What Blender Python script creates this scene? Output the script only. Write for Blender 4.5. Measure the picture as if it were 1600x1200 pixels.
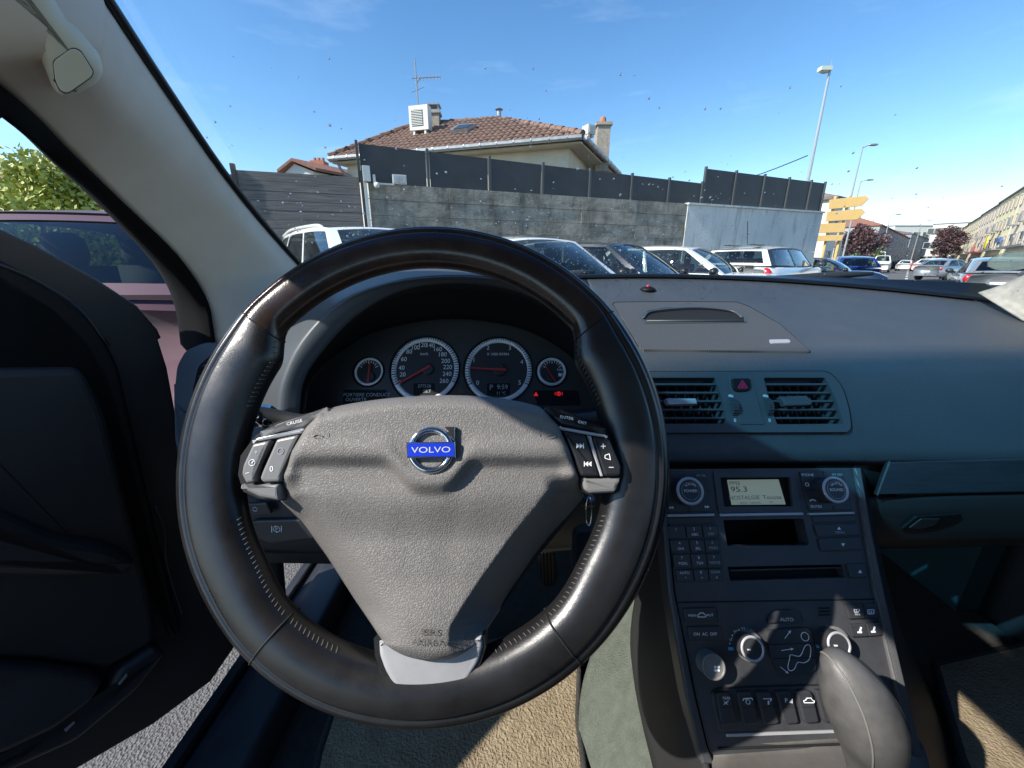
import bpy, bmesh, math, random
import numpy as np
from mathutils import Vector, Matrix
random.seed(7); rng = np.random.default_rng(7)
SC = bpy.context.scene
COL = SC.collection
for _o in list(bpy.data.objects): bpy.data.objects.remove(_o)

# ------------------------------------------------------------------ camera, sky, sun, exposure
PITCH = math.radians(17.2); FPX = 615.0
CAMZ = 1.22
cp, sp = math.cos(PITCH), math.sin(PITCH)
cam = bpy.data.cameras.new('camera'); cam.lens = FPX/1600*36; cam.sensor_width = 36
cam.clip_start = 0.02; cam.clip_end = 2000
camo = bpy.data.objects.new('camera', cam); COL.objects.link(camo)
camo.location = (0, 0, CAMZ); camo.rotation_euler = (math.pi/2-PITCH, 0, 0)
SC.camera = camo
SUN = np.array([-.276, -.119, .243]); SUN /= np.linalg.norm(SUN)     # towards the sun
w = bpy.data.worlds.new("World"); SC.world = w; w.use_nodes = True
nt = w.node_tree; bg = nt.nodes['Background']
sky = nt.nodes.new('ShaderNodeTexSky'); sky.sky_type = 'NISHITA'; sky.sun_disc = False
sky.sun_elevation = math.asin(SUN[2]); sky.sun_rotation = math.atan2(SUN[0], SUN[1])
sky.air_density = 1.0; sky.dust_density = 0.15; sky.ozone_density = 1.5; sky.altitude = 300
# thin cirrus wisps over the whole sky
tc = nt.nodes.new('ShaderNodeTexCoord'); mp = nt.nodes.new('ShaderNodeMapping'); mp.inputs['Scale'].default_value = (1.6, 2.2, 9)
mp.inputs['Rotation'].default_value = (0.1, 0.12, 0.3)
nz = nt.nodes.new('ShaderNodeTexNoise'); nz.inputs['Scale'].default_value = 1.7; nz.inputs['Detail'].default_value = 7; nz.inputs['Roughness'].default_value = .6
rp = nt.nodes.new('ShaderNodeValToRGB'); rp.color_ramp.elements[0].position = .58; rp.color_ramp.elements[1].position = .95
rp.color_ramp.elements[1].color = (.16, .16, .16, 1)
mx = nt.nodes.new('ShaderNodeMix'); mx.data_type = 'RGBA'; mx.inputs['B'].default_value = (9, 9.5, 10, 1)
L = nt.links
L.new(tc.outputs['Generated'], mp.inputs['Vector']); L.new(mp.outputs['Vector'], nz.inputs['Vector'])
L.new(nz.outputs['Fac'], rp.inputs['Fac']); L.new(rp.outputs['Color'], mx.inputs['Factor'])
hs = nt.nodes.new('ShaderNodeHueSaturation'); hs.inputs['Saturation'].default_value = 1.24; L.new(sky.outputs['Color'], hs.inputs['Color']); L.new(hs.outputs['Color'], mx.inputs['A']); L.new(mx.outputs['Result'], bg.inputs['Color'])
bg.inputs['Strength'].default_value = 0.148
sl = bpy.data.lights.new('sun', 'SUN'); sl.energy = 5.0; sl.angle = math.radians(.53); sl.color = (1, .95, .87)
so = bpy.data.objects.new('sun', sl); COL.objects.link(so)
so.rotation_euler = Vector(SUN).to_track_quat('Z', 'Y').to_euler(); so.location = (-20, -10, 30)
vs = SC.view_settings; vs.view_transform = 'Standard'; vs.look = 'None'; vs.gamma = 1; vs.exposure = 0.75; vs.use_curve_mapping = False
SC.render.engine = 'CYCLES'
SC.cycles.max_bounces = 10; SC.cycles.transparent_max_bounces = 16; SC.cycles.caustics_reflective = False; SC.cycles.caustics_refractive = False

# ------------------------------------------------------------------ materials
def M(name, col, rough=.5, metal=0., var=0., vscale=8., bump=0., bscale=200., bkind='noise', spec=.5, coat=0., detail=3., streak=None, emit=0, vcol=None, bdist=.001, stretch=None):
    m = bpy.data.materials.new(name); m.use_nodes = True
    t = m.node_tree; b = t.nodes['Principled BSDF']; l = t.links
    b.inputs['Base Color'].default_value = (*col, 1); b.inputs['Roughness'].default_value = rough
    b.inputs['Metallic'].default_value = metal; b.inputs['Specular IOR Level'].default_value = spec
    b.inputs['Coat Weight'].default_value = coat
    if emit: b.inputs['Emission Color'].default_value = (*col, 1); b.inputs['Emission Strength'].default_value = emit
    if var or bump:
        co = t.nodes.new('ShaderNodeTexCoord'); out = co.outputs['Object']
        if stretch:
            mp = t.nodes.new('ShaderNodeMapping'); mp.inputs['Scale'].default_value = stretch; l.new(out, mp.inputs['Vector']); out = mp.outputs['Vector']
    if var:
        n = t.nodes.new('ShaderNodeTexNoise'); n.inputs['Scale'].default_value = vscale; n.inputs['Detail'].default_value = 6; n.inputs['Roughness'].default_value = .65
        l.new(out, n.inputs['Vector'])
        r = t.nodes.new('ShaderNodeValToRGB'); r.color_ramp.elements[0].position = .32; r.color_ramp.elements[1].position = .72
        c2 = vcol if vcol else tuple(min(1, c*(1+var)) for c in col)
        r.color_ramp.elements[0].color = (*[c*(1-var) if not vcol else c for c in col], 1); r.color_ramp.elements[1].color = (*c2, 1)
        l.new(n.outputs['Fac'], r.inputs['Fac']); l.new(r.outputs['Color'], b.inputs['Base Color'])
        if rough > .15:
            mr = t.nodes.new('ShaderNodeMapRange'); mr.inputs['To Min'].default_value = max(.05, rough-.12); mr.inputs['To Max'].default_value = min(1, rough+.12)
            l.new(n.outputs['Fac'], mr.inputs['Value']); l.new(mr.outputs['Result'], b.inputs['Roughness'])
    if bump:
        if bkind == 'noise':
            n = t.nodes.new('ShaderNodeTexNoise'); n.inputs['Scale'].default_value = bscale; n.inputs['Detail'].default_value = detail; h = n.outputs['Fac']
            l.new(out, n.inputs['Vector'])
        elif bkind == 'leather':
            nw = t.nodes.new('ShaderNodeTexNoise'); nw.inputs['Scale'].default_value = bscale*.35; l.new(out, nw.inputs['Vector'])
            mxv = t.nodes.new('ShaderNodeMix'); mxv.data_type = 'RGBA'; mxv.blend_type = 'LINEAR_LIGHT'; mxv.inputs['Factor'].default_value = 1.6/bscale
            l.new(out, mxv.inputs['A']); l.new(nw.outputs['Color'], mxv.inputs['B'])
            v = t.nodes.new('ShaderNodeTexVoronoi'); v.feature = 'DISTANCE_TO_EDGE'; v.inputs['Scale'].default_value = bscale
            l.new(mxv.outputs['Result'], v.inputs['Vector'])
            q = t.nodes.new('ShaderNodeMapRange'); q.inputs['From Max'].default_value = .22; l.new(v.outputs['Distance'], q.inputs['Value']); h = q.outputs['Result']
        elif bkind == 'wave':
            v = t.nodes.new('ShaderNodeTexWave'); v.inputs['Scale'].default_value = bscale; v.inputs['Distortion'].default_value = .6; l.new(out, v.inputs['Vector']); h = v.outputs['Fac']
        elif bkind == 'voronoi':
            v = t.nodes.new('ShaderNodeTexVoronoi'); v.inputs['Scale'].default_value = bscale; l.new(out, v.inputs['Vector']); h = v.outputs['Distance']
        bp = t.nodes.new('ShaderNodeBump'); bp.inputs['Strength'].default_value = bump; bp.inputs['Distance'].default_value = bdist
        l.new(h, bp.inputs['Height']); l.new(bp.outputs['Normal'], b.inputs['Normal'])
    return m

def glass(name, tint=(1, 1, 1), refl=1.0, trans=1.0, rough=0.0):
    m = bpy.data.materials.new(name); m.use_nodes = True; t = m.node_tree; t.nodes.clear(); l = t.links
    o = t.nodes.new('ShaderNodeOutputMaterial'); a = t.nodes.new('ShaderNodeBsdfTransparent'); a.inputs['Color'].default_value = (*[c*trans for c in tint], 1)
    g = t.nodes.new('ShaderNodeBsdfGlossy'); g.inputs['Roughness'].default_value = rough; f = t.nodes.new('ShaderNodeLayerWeight'); f.inputs['Blend'].default_value = .5; pw = t.nodes.new('ShaderNodeMath'); pw.operation = 'POWER'; pw.inputs[1].default_value = 4.5; l.new(f.outputs['Facing'], pw.inputs[0]); ad = t.nodes.new('ShaderNodeMath'); ad.operation = 'MULTIPLY_ADD'; ad.inputs[1].default_value = .95; ad.inputs[2].default_value = .05; l.new(pw.outputs[0], ad.inputs[0])
    k = t.nodes.new('ShaderNodeMath'); k.operation = 'MULTIPLY'; k.inputs[1].default_value = refl; l.new(ad.outputs[0], k.inputs[0])
    s = t.nodes.new('ShaderNodeMixShader'); l.new(k.outputs[0], s.inputs[0]); l.new(a.outputs[0], s.inputs[1]); l.new(g.outputs[0], s.inputs[2]); l.new(s.outputs[0], o.inputs[0])
    return m

# ------------------------------------------------------------------ rays, planes, meshes
R_ = np.array([1., 0, 0]); D_ = np.array([0, -sp, -cp]); F_ = np.array([0, cp, -sp]); CAM = np.array([0, 0, CAMZ])
def ray(x, y): return R_*(x-800)/FPX + D_*(y-600)/FPX + F_
def P(x, y, d): return CAM + ray(x, y)*d
def PY(x, y, Y):
    r = ray(x, y); return CAM + r*(Y/r[1])
def PX(x, y, X):
    r = ray(x, y); return CAM + r*(X/r[0])
def PZ(x, y, Z):
    r = ray(x, y); return CAM + r*((Z-CAMZ)/r[2])
def unit(v): v = np.asarray(v, float); return v/np.linalg.norm(v)
class Plane:
    def __init__(s, o, n, u=None):
        s.o = np.asarray(o, float); s.n = unit(n)
        u = np.array([1., 0, 0]) if u is None else np.asarray(u, float)
        s.u = unit(u-s.n*(u@s.n)); s.v = np.cross(s.n, s.u)
    @classmethod
    def three(c, a, b, d):
        n = np.cross(b-a, d-a)
        if n@(CAM-a) < 0: n = -n
        return c(a, n)
    def hit(s, x, y, h=0):
        r = ray(x, y); t = ((s.o+s.n*h-CAM)@s.n)/(r@s.n); return CAM+r*t
    def uv(s, p): q = p-s.o; return np.array([q@s.u, q@s.v])
    def at(s, u, v, h=0): return s.o+s.u*u+s.v*v+s.n*h
def rounded(poly, r, n=4):
    out = []; N = len(poly); poly = [np.asarray(p, float) for p in poly]
    rr = r if hasattr(r, '__len__') else [r]*N
    for i in range(N):
        a, b, c = poly[i-1], poly[i], poly[(i+1) % N]
        q = min(rr[i], .45*np.linalg.norm(a-b), .45*np.linalg.norm(c-b))
        if q < .05: out.append(b); continue
        p0 = b+unit(a-b)*q; p2 = b+unit(c-b)*q
        for k in range(n+1):
            t = k/n; out.append((1-t)**2*p0+2*t*(1-t)*b+t*t*p2)
    return out
def circ(x, y, r, n=32, ry=None, a0=0):
    ry = ry or r
    return [np.array([x+r*math.cos(a0+2*math.pi*k/n), y+ry*math.sin(a0+2*math.pi*k/n)]) for k in range(n)]
ORG = {}
def empty(name, loc=(0, 0, 0), rz=0, parent=None, **props):
    o = bpy.data.objects.new(name, None); COL.objects.link(o); o.empty_display_size = .1
    o.location = loc; o.rotation_euler = (0, 0, rz); ORG[o.name] = np.asarray(loc, float) if rz == 0 else np.zeros(3)
    for k, v in props.items(): o[k] = v
    if parent: o.parent = parent
    return o
def tag(o, label=None, category=None, group=None, kind=None):
    if label: o['label'] = label
    if category: o['category'] = category
    if group: o['group'] = group
    if kind: o['kind'] = kind
    return o
def mk(name, V, Fc, mat, parent=None, smooth=False, fm=None, local=False):
    V = np.asarray(V, float)
    off = np.zeros(3)
    if parent is not None and not local: off = ORG.get(parent.name, np.zeros(3))
    me = bpy.data.meshes.new(name)
    org = np.zeros(3)
    me.from_pydata((V-off).tolist(), [], [list(map(int, f)) for f in Fc])
    mats = mat if isinstance(mat, (list, tuple)) else [mat]
    for m in mats: me.materials.append(m)
    if fm is not None: me.polygons.foreach_set('material_index', fm)
    if smooth: me.polygons.foreach_set('use_smooth', [True]*len(me.polygons))
    me.update()
    o = bpy.data.objects.new(name, me); COL.objects.link(o)
    ORG[o.name] = off.copy()
    if parent is not None: o.parent = parent
    return o
class MB:
    """collects shapes into one mesh"""
    def __init__(s): s.V = []; s.F = []; s.n = 0
    def add(s, V, F):
        V = np.asarray(V, float).reshape(-1, 3); s.V.append(V); s.F += [[i+s.n for i in f] for f in F]; s.n += len(V); return s
    def box(s, c, d, R=None):
        c = np.asarray(c, float); h = np.asarray(d, float)/2
        v = np.array([[x, y, z] for x in (-1, 1) for y in (-1, 1) for z in (-1, 1)])*h
        if R is not None: v = v@np.asarray(R).T
        return s.add(v+c, [(0, 1, 3, 2), (4, 6, 7, 5), (0, 4, 5, 1), (2, 3, 7, 6), (0, 2, 6, 4), (1, 5, 7, 3)])
    def tube(s, pts, r, n=8, cap=True):
        pts = [np.asarray(p, float) for p in pts]; N = len(pts); rr = r if hasattr(r, '__len__') else [r]*N
        rings = []; prev = None
        for i, p in enumerate(pts):
            t = unit(pts[min(i+1, N-1)]-pts[max(i-1, 0)])
            a = prev if prev is not None else (np.array([0, 0, 1.]) if abs(t[2]) < .9 else np.array([1., 0, 0]))
            a = unit(a-t*(a@t)); b = np.cross(t, a); prev = a
            q = rr[i]; qa, qb = q if hasattr(q, '__len__') else (q, q)
            rings.append([p+a*qa*math.cos(2*math.pi*k/n)+b*qb*math.sin(2*math.pi*k/n) for k in range(n)])
        V = [v for rg in rings for v in rg]; Fc = []
        for i in range(N-1):
            for k in range(n): Fc.append((i*n+k, i*n+(k+1) % n, (i+1)*n+(k+1) % n, (i+1)*n+k))
        if cap: Fc += [tuple(range(n))[::-1], tuple((N-1)*n+k for k in range(n))]
        return s.add(V, Fc)
    def ball(s, c, r, n=10, m=7, R=None):
        r = np.asarray(r if hasattr(r, '__len__') else (r, r, r), float); V = []; Fc = []
        for j in range(m+1):
            a = math.pi*j/m
            for i in range(n):
                b = 2*math.pi*i/n; V.append([math.sin(a)*math.cos(b), math.sin(a)*math.sin(b), math.cos(a)])
        V = np.array(V)*r
        if R is not None: V = V@np.asarray(R).T
        for j in range(m):
            for i in range(n): Fc.append((j*n+i, (j+1)*n+i, (j+1)*n+(i+1) % n, j*n+(i+1) % n))
        return s.add(V+np.asarray(c), Fc)
    def prism(s, pl, poly, h0, h1, b=0., px=True, bn=2):
        """polygon (pixels, or plane u,v when px=False) raised from h0 to h1 along the plane's normal, with a bevelled top"""
        uv = np.array([pl.uv(pl.hit(x, y, h1)) if px else (x, y) for x, y in poly]); N = len(uv)
        ar = sum(uv[i-1][0]*uv[i][1]-uv[i][0]*uv[i-1][1] for i in range(N))
        if ar < 0: uv = uv[::-1]
        nr = []
        for i in range(N):
            e1 = uv[i]-uv[i-1]; e2 = uv[(i+1) % N]-uv[i]
            e1 = e1/(np.linalg.norm(e1)+1e-12); e2 = e2/(np.linalg.norm(e2)+1e-12)
            q = np.array([-e1[1]-e2[1], e1[0]+e2[0]]); l = np.linalg.norm(q)
            nr.append(q/max(l, .6) if l > 1e-9 else np.zeros(2))
        nr = np.array(nr)
        rings = [(uv, h0), (uv, h1-b)] if b else [(uv, h0), (uv, h1)]
        if b:
            for k in range(1, bn+1):
                a = math.pi/2*k/bn; rings.append((uv+nr*b*(1-math.cos(a)), h1-b+b*math.sin(a)))
        V = [pl.at(u, v, h) for q, h in rings for u, v in q]; Fc = []
        for r in range(len(rings)-1):
            for k in range(N): Fc.append((r*N+k, r*N+(k+1) % N, (r+1)*N+(k+1) % N, (r+1)*N+k))
        Fc.append(tuple((len(rings)-1)*N+k for k in range(N)))
        return s.add(V, Fc)
    def obj(s, name, mat, parent=None, smooth=False, **k):
        return mk(name, np.concatenate(s.V), s.F, mat, parent, smooth, **k)
def cat(p0, p1, p2, p3, t): return .5*((2*p1)+(-p0+p2)*t+(2*p0-5*p1+4*p2-p3)*t*t+(-p0+3*p1-3*p2+p3)*t**3)
def spl(pts, n):
    """Catmull-Rom through points, n samples per span"""
    pts = [np.asarray(p, float) for p in pts]; q = [2*pts[0]-pts[1]]+pts+[2*pts[-1]-pts[-2]]; out = []
    for i in range(len(pts)-1):
        for k in range(n): out.append(cat(q[i], q[i+1], q[i+2], q[i+3], k/n))
    out.append(pts[-1]); return out
def grid_faces(R, C, close=False):
    f = []
    for i in range(R-1):
        for j in range(C if close else C-1): f.append((i*C+j, i*C+(j+1) % C, (i+1)*C+(j+1) % C, (i+1)*C+j))
    return f
def loft(rows, nr=1, nc=1, thick=0.):
    """rows of 3-D points -> smooth grid (V, F); thick closes it with a second skin away from the camera"""
    rows = [spl(r, nc) if nc > 1 else [np.asarray(p, float) for p in r] for r in rows]
    if nr > 1: rows = list(zip(*[spl(c, nr) for c in zip(*rows)]))
    Rn, Cn = len(rows), len(rows[0]); V = np.array([p for r in rows for p in r]); Fc = grid_faces(Rn, Cn)
    if thick:
        G = V.reshape(Rn, Cn, 3); du = np.gradient(G, axis=1); dv = np.gradient(G, axis=0); n = np.cross(du, dv)
        n /= np.linalg.norm(n, axis=2, keepdims=True)+1e-12
        mid = G[Rn//2, Cn//2]
        if n[Rn//2, Cn//2]@(CAM-mid) > 0: n = -n
        B = (G+n*thick).reshape(-1, 3); o = len(V); V = np.concatenate([V, B]); Fc += [tuple(i+o for i in f)[::-1] for f in Fc]
        bd = [j for j in range(Cn)]+[i*Cn+Cn-1 for i in range(1, Rn)]+[(Rn-1)*Cn+j for j in range(Cn-2, -1, -1)]+[i*Cn for i in range(Rn-2, 0, -1)]
        for k in range(len(bd)):
            a, b = bd[k], bd[(k+1) % len(bd)]; Fc.append((a, a+o, b+o, b))
    return V, Fc
def lobj(name, rows, mat, parent, nr=4, nc=4, thick=.004):
    V, Fc = loft(rows, nr, nc, thick); return mk(name, V, Fc, mat, parent, True)
def holes_plate(pl, outer, holes, h, thick):
    """flat plate on a plane with holes cut in it (pixel polygons); every hole gets walls `thick` deep"""
    bm = bmesh.new(); edges = []; loops = []
    for poly in [outer]+holes:
        vs_ = [bm.verts.new(pl.hit(x, y, h)) for x, y in poly]
        es = [bm.edges.new((vs_[i-1], vs_[i])) for i in range(len(vs_))]; edges += es; loops.append(vs_)
    bmesh.ops.triangle_fill(bm, use_beauty=True, use_dissolve=False, edges=edges, normal=Vector(pl.n))
    for vs_ in loops:
        lo = [bm.verts.new(np.array(v.co)-pl.n*thick) for v in vs_]
        for i in range(len(vs_)): bm.faces.new((vs_[i-1], vs_[i], lo[i], lo[i-1]))
    bm.verts.index_update(); V = [tuple(v.co) for v in bm.verts]; Fc = [[v.index for v in f.verts] for f in bm.faces]; bm.free()
    return V, Fc
TEXTS = []
def text(s, pl, x, y, hpx, mat, parent, ang=0., h=.0004, name='lettering', ext=.00012, sx=1., extrude_to=None):
    """lettering printed on a plane at a pixel; hpx = capital height in pixels, ang in degrees on the picture (clockwise)"""
    TEXTS.append((s, pl, x, y, hpx, mat, parent, ang, h, name, ext, sx))
def flush_texts():
    obs = []
    for s, pl, x, y, hpx, mat, parent, ang, h, name, ext, sx in TEXTS:
        c = bpy.data.curves.new('t', 'FONT'); c.body = s; c.align_x = 'CENTER'; c.align_y = 'CENTER'; c.size = 1; c.resolution_u = 3
        o = bpy.data.objects.new('t', c); COL.objects.link(o); obs.append(o)
    bpy.context.view_layer.update(); dg = bpy.context.evaluated_depsgraph_get()
    for o, (s, pl, x, y, hpx, mat, parent, ang, h, name, ext, sx) in zip(obs, TEXTS):
        me0 = bpy.data.meshes.new_from_object(o.evaluated_get(dg))
        co = np.array([v.co[:] for v in me0.vertices]); Fc = [list(p.vertices) for p in me0.polygons]; bpy.data.meshes.remove(me0)
        if len(co) == 0: continue
        p = pl.hit(x, y, h); a = math.radians(ang)
        e = pl.hit(x+math.cos(a), y+math.sin(a), h)-p; px = np.linalg.norm(e); e = unit(e); up = np.cross(pl.n, e)
        e2 = pl.hit(x+math.sin(a), y-math.cos(a), h)-p; py_ = np.linalg.norm(e2)
        k = hpx/.69
        V = p+np.outer(co[:, 0]*k*px*sx, e)+np.outer(co[:, 1]*k*py_, up)
        mk(name, V, Fc, mat, parent)
    for o in obs:
        c = o.data; bpy.data.objects.remove(o); bpy.data.curves.remove(c)

# ================================================================== OUTSIDE: materials
m_asph = M('asphalt', (.13, .125, .122), .92, var=.4, vscale=90, bump=.8, bscale=150, bkind='voronoi', bdist=.006, spec=.3)
m_paintw = M('road_paint', (.7, .7, .68), .8, var=.15, vscale=4)
m_kerb = M('kerb_stone', (.42, .38, .33), .9, var=.2, vscale=3)
m_conc = M('dark_concrete', (.19, .167, .135), .92, var=.5, vscale=2.2, vcol=(.46, .41, .34), bump=.6, bscale=14, bdist=.02, stretch=(1, 1, 2.2))
def stains(m, dark=.35, sc=(2.2, 2.2, .22), lo=.44, hi=.62):
    """vertical runs of dirt multiplied into the base colour"""
    t = m.node_tree; b = t.nodes['Principled BSDF']; l = t.links; src = b.inputs['Base Color'].links[0].from_socket
    co = t.nodes.new('ShaderNodeTexCoord'); mp_ = t.nodes.new('ShaderNodeMapping'); mp_.inputs['Scale'].default_value = sc; n = t.nodes.new('ShaderNodeTexNoise'); n.inputs['Scale'].default_value = 2.4; n.inputs['Detail'].default_value = 8
    n.inputs['Roughness'].default_value = .7
    l.new(co.outputs['Object'], mp_.inputs['Vector']); l.new(mp_.outputs['Vector'], n.inputs['Vector'])
    r = t.nodes.new('ShaderNodeValToRGB'); r.color_ramp.elements[0].position = lo; r.color_ramp.elements[1].position = hi; r.color_ramp.elements[0].color = (1, 1, 1, 1); r.color_ramp.elements[1].color = (dark, dark, dark*.95, 1)
    x = t.nodes.new('ShaderNodeMix'); x.data_type = 'RGBA'; x.blend_type = 'MULTIPLY'; x.inputs['Factor'].default_value = 1
    l.new(n.outputs['Fac'], r.inputs['Fac']); l.new(src, x.inputs['A']); l.new(r.outputs['Color'], x.inputs['B']); l.new(x.outputs['Result'], b.inputs['Base Color'])
stains(m_conc, .4, sc=(1.6, 1.6, .5), lo=.46, hi=.68)
m_pale = M('pale_concrete', (.52, .525, .51), .9, var=.1, vscale=1.3, vcol=(.66, .66, .63), bump=.25, bscale=18, bdist=.01)
stains(m_pale, .55, lo=.52, hi=.66)
m_screen = M('charcoal_panel', (.035, .038, .042), .55, var=.25, vscale=2, bump=.15, bscale=120)
m_post = M('grey_post', (.075, .08, .085), .5, metal=.3)
m_wood = M('weathered_plank', (.09, .08, .075), .8, var=.3, vscale=3, vcol=(.23, .205, .19), bump=.5, bscale=10, bdist=.008, stretch=(.6, .6, 14))
m_dark = M('black_metal', (.015, .016, .018), .45)
m_tile = M('terracotta_tile', (.14, .078, .055), .85, var=.3, vscale=5, vcol=(.28, .172, .128), bump=.3, bscale=40, bdist=.01)
m_tile2 = M('red_roof', (.27, .12, .08), .85, var=.3, vscale=6)
m_render = M('cream_render', (.62, .55, .42), .9, var=.08, vscale=2, bump=.2, bscale=60)
m_render2 = M('white_render', (.66, .64, .58), .9, var=.06, vscale=2)
m_soffit = M('soffit_board', (.47, .40, .29), .9, var=.12, vscale=3)
m_zinc = M('zinc_gutter', (.34, .35, .35), .45, metal=.6, var=.15)
m_stone = M('chimney_stone', (.36, .31, .25), .9, var=.3, vscale=9, bump=.5, bscale=30, bdist=.01)
m_brick = M('orange_brick', (.42, .17, .09), .9, var=.25, vscale=12)
m_acwhite = M('white_casing', (.66, .65, .6), .5)
m_steel = M('galvanised_pole', (.45, .46, .46), .45, metal=.6)
m_yel = M('yellow_sign', (.70, .45, .16), .5, var=.06, vscale=6)
m_flag = M('pale_flag', (.55, .6, .5), .8)
m_bark = M('bark', (.09, .065, .05), .9, var=.3, bump=.6, bscale=20, bdist=.02)
m_leafg = M('green_leaf', (.19, .25, .035), .55, var=.3, vscale=3, vcol=(.56, .56, .12))
m_leafp = M('purple_leaf', (.055, .022, .028), .55, var=.3, vscale=2, vcol=(.13, .065, .06))
m_leafg2 = M('hedge_leaf', (.07, .11, .03), .6, var=.3, vscale=3, vcol=(.16, .2, .06))
m_fac1 = M('yellow_facade', (.88, .76, .46), .9, var=.08, vscale=.6)
m_fac2 = M('pink_facade', (.86, .71, .54), .9, var=.08, vscale=.6)
m_fac3 = M('grey_facade', (.36, .36, .36), .9, var=.1, vscale=.4)
m_fac4 = M('blue_grey_facade', (.28, .31, .36), .9, var=.1, vscale=.4)
m_shut = M('brown_shutter', (.34, .25, .17), .7)
m_wfr = M('window_white', (.55, .54, .5), .6)
m_pane = M('window_pane', (.03, .04, .05), .08, spec=.8)
m_slate = M('slate_roof', (.16, .12, .11), .8, var=.2)
m_rsign = M('red_awning', (.45, .07, .05), .6)
m_bsign = M('blue_sign', (.05, .13, .4), .5)
m_ysign = M('bright_yellow_sign', (.8, .6, .02), .5)
# cars
def paint(n, c, met=.15, rough=.3): return M(n, c, rough, metal=met, coat=.8)
p_white = paint('white_car_paint', (.72, .71, .67), 0); p_black = paint('black_car_paint', (.012, .013, .016)); p_red = M('maroon_car_paint', (.115, .066, .082), .5, metal=.2, coat=.15, spec=.3)
p_blue = paint('blue_car_paint', (.01, .035, .2)); p_dblue = paint('dark_blue_car_paint', (.012, .02, .05)); p_silver = paint('silver_car_paint', (.40, .41, .42), .6); p_grey = paint('grey_car_paint', (.09, .10, .11), .4)
p_redc = paint('red_car_paint', (.4, .02, .02)); p_pearl = paint('pearl_car_paint', (.68, .66, .58), .1)
m_cglass = glass('car_window_glass', (.60, .70, .68), 1.35, .78)
m_tyre = M('tyre_rubber', (.02, .02, .02), .8); m_rim = M('alloy', (.5, .5, .5), .35, metal=.8)
m_seatc = M('car_seat_cloth', (.03, .03, .034), .85); m_trimb = M('black_trim', (.012, .012, .013), .4)
m_tail = M('red_lamp', (.45, .01, .015), .2, coat=1.); m_head = M('clear_lamp', (.55, .57, .6), .15, metal=.4, coat=1.); m_plate = M('number_plate', (.75, .75, .72), .5)
m_dashc = M('car_dash', (.02, .02, .022), .7)

# ================================================================== ground
def ground():
    n = 40; V = [(-900, -900, 0), (900, -900, 0), (900, 900, 0), (-900, 900, 0)]
    o = mk('ground', V, [(0, 1, 2, 3)], m_asph); tag(o, kind='structure')
    # kerbed island and pale lane lines of the street on the right
    b = MB()
    path = spl([(40, 30, 0), (46, 44, 0), (58, 56, 0), (76, 66, 0)], 6)
    for k in range(len(path)-1):
        a, c = path[k], path[k+1]; d = unit(c-a); q = np.array([-d[1], d[0], 0])*.5
        V = [a-q, c-q, c+q, a+q]; b.add([v+[0, 0, .0] for v in V]+[v+[0, 0, .13] for v in V], [(4, 5, 6, 7), (0, 1, 5, 4), (2, 3, 7, 6), (0, 4, 7, 3), (1, 2, 6, 5)])
    tag(b.obj('kerb', m_kerb), kind='structure')
    b = MB()
    for k in range(14):
        a = np.array([17+k*4.2, 17.5+k*4.35, .004]); d = unit([.69, .72, 0]); q = np.array([-d[1], d[0], 0])*.08
        b.add([a-q, a+d*2.2-q, a+d*2.2+q, a+q], [(0, 1, 2, 3)])
    tag(b.obj('road_markings', m_paintw), kind='structure')
    b = MB()
    for k in range(9):
        a = np.array([-4+k*2.0, 3.6+k*1.62, .004]); d = unit([.68, -.72, 0]); q = np.array([-d[1], d[0], 0])*.05
        b.add([a-d*2.2-q, a+d*2.2-q, a+d*2.2+q, a-d*2.2+q], [(0, 1, 2, 3)])
    tag(b.obj('parking_lines', m_paintw), kind='structure')
ground()

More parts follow.
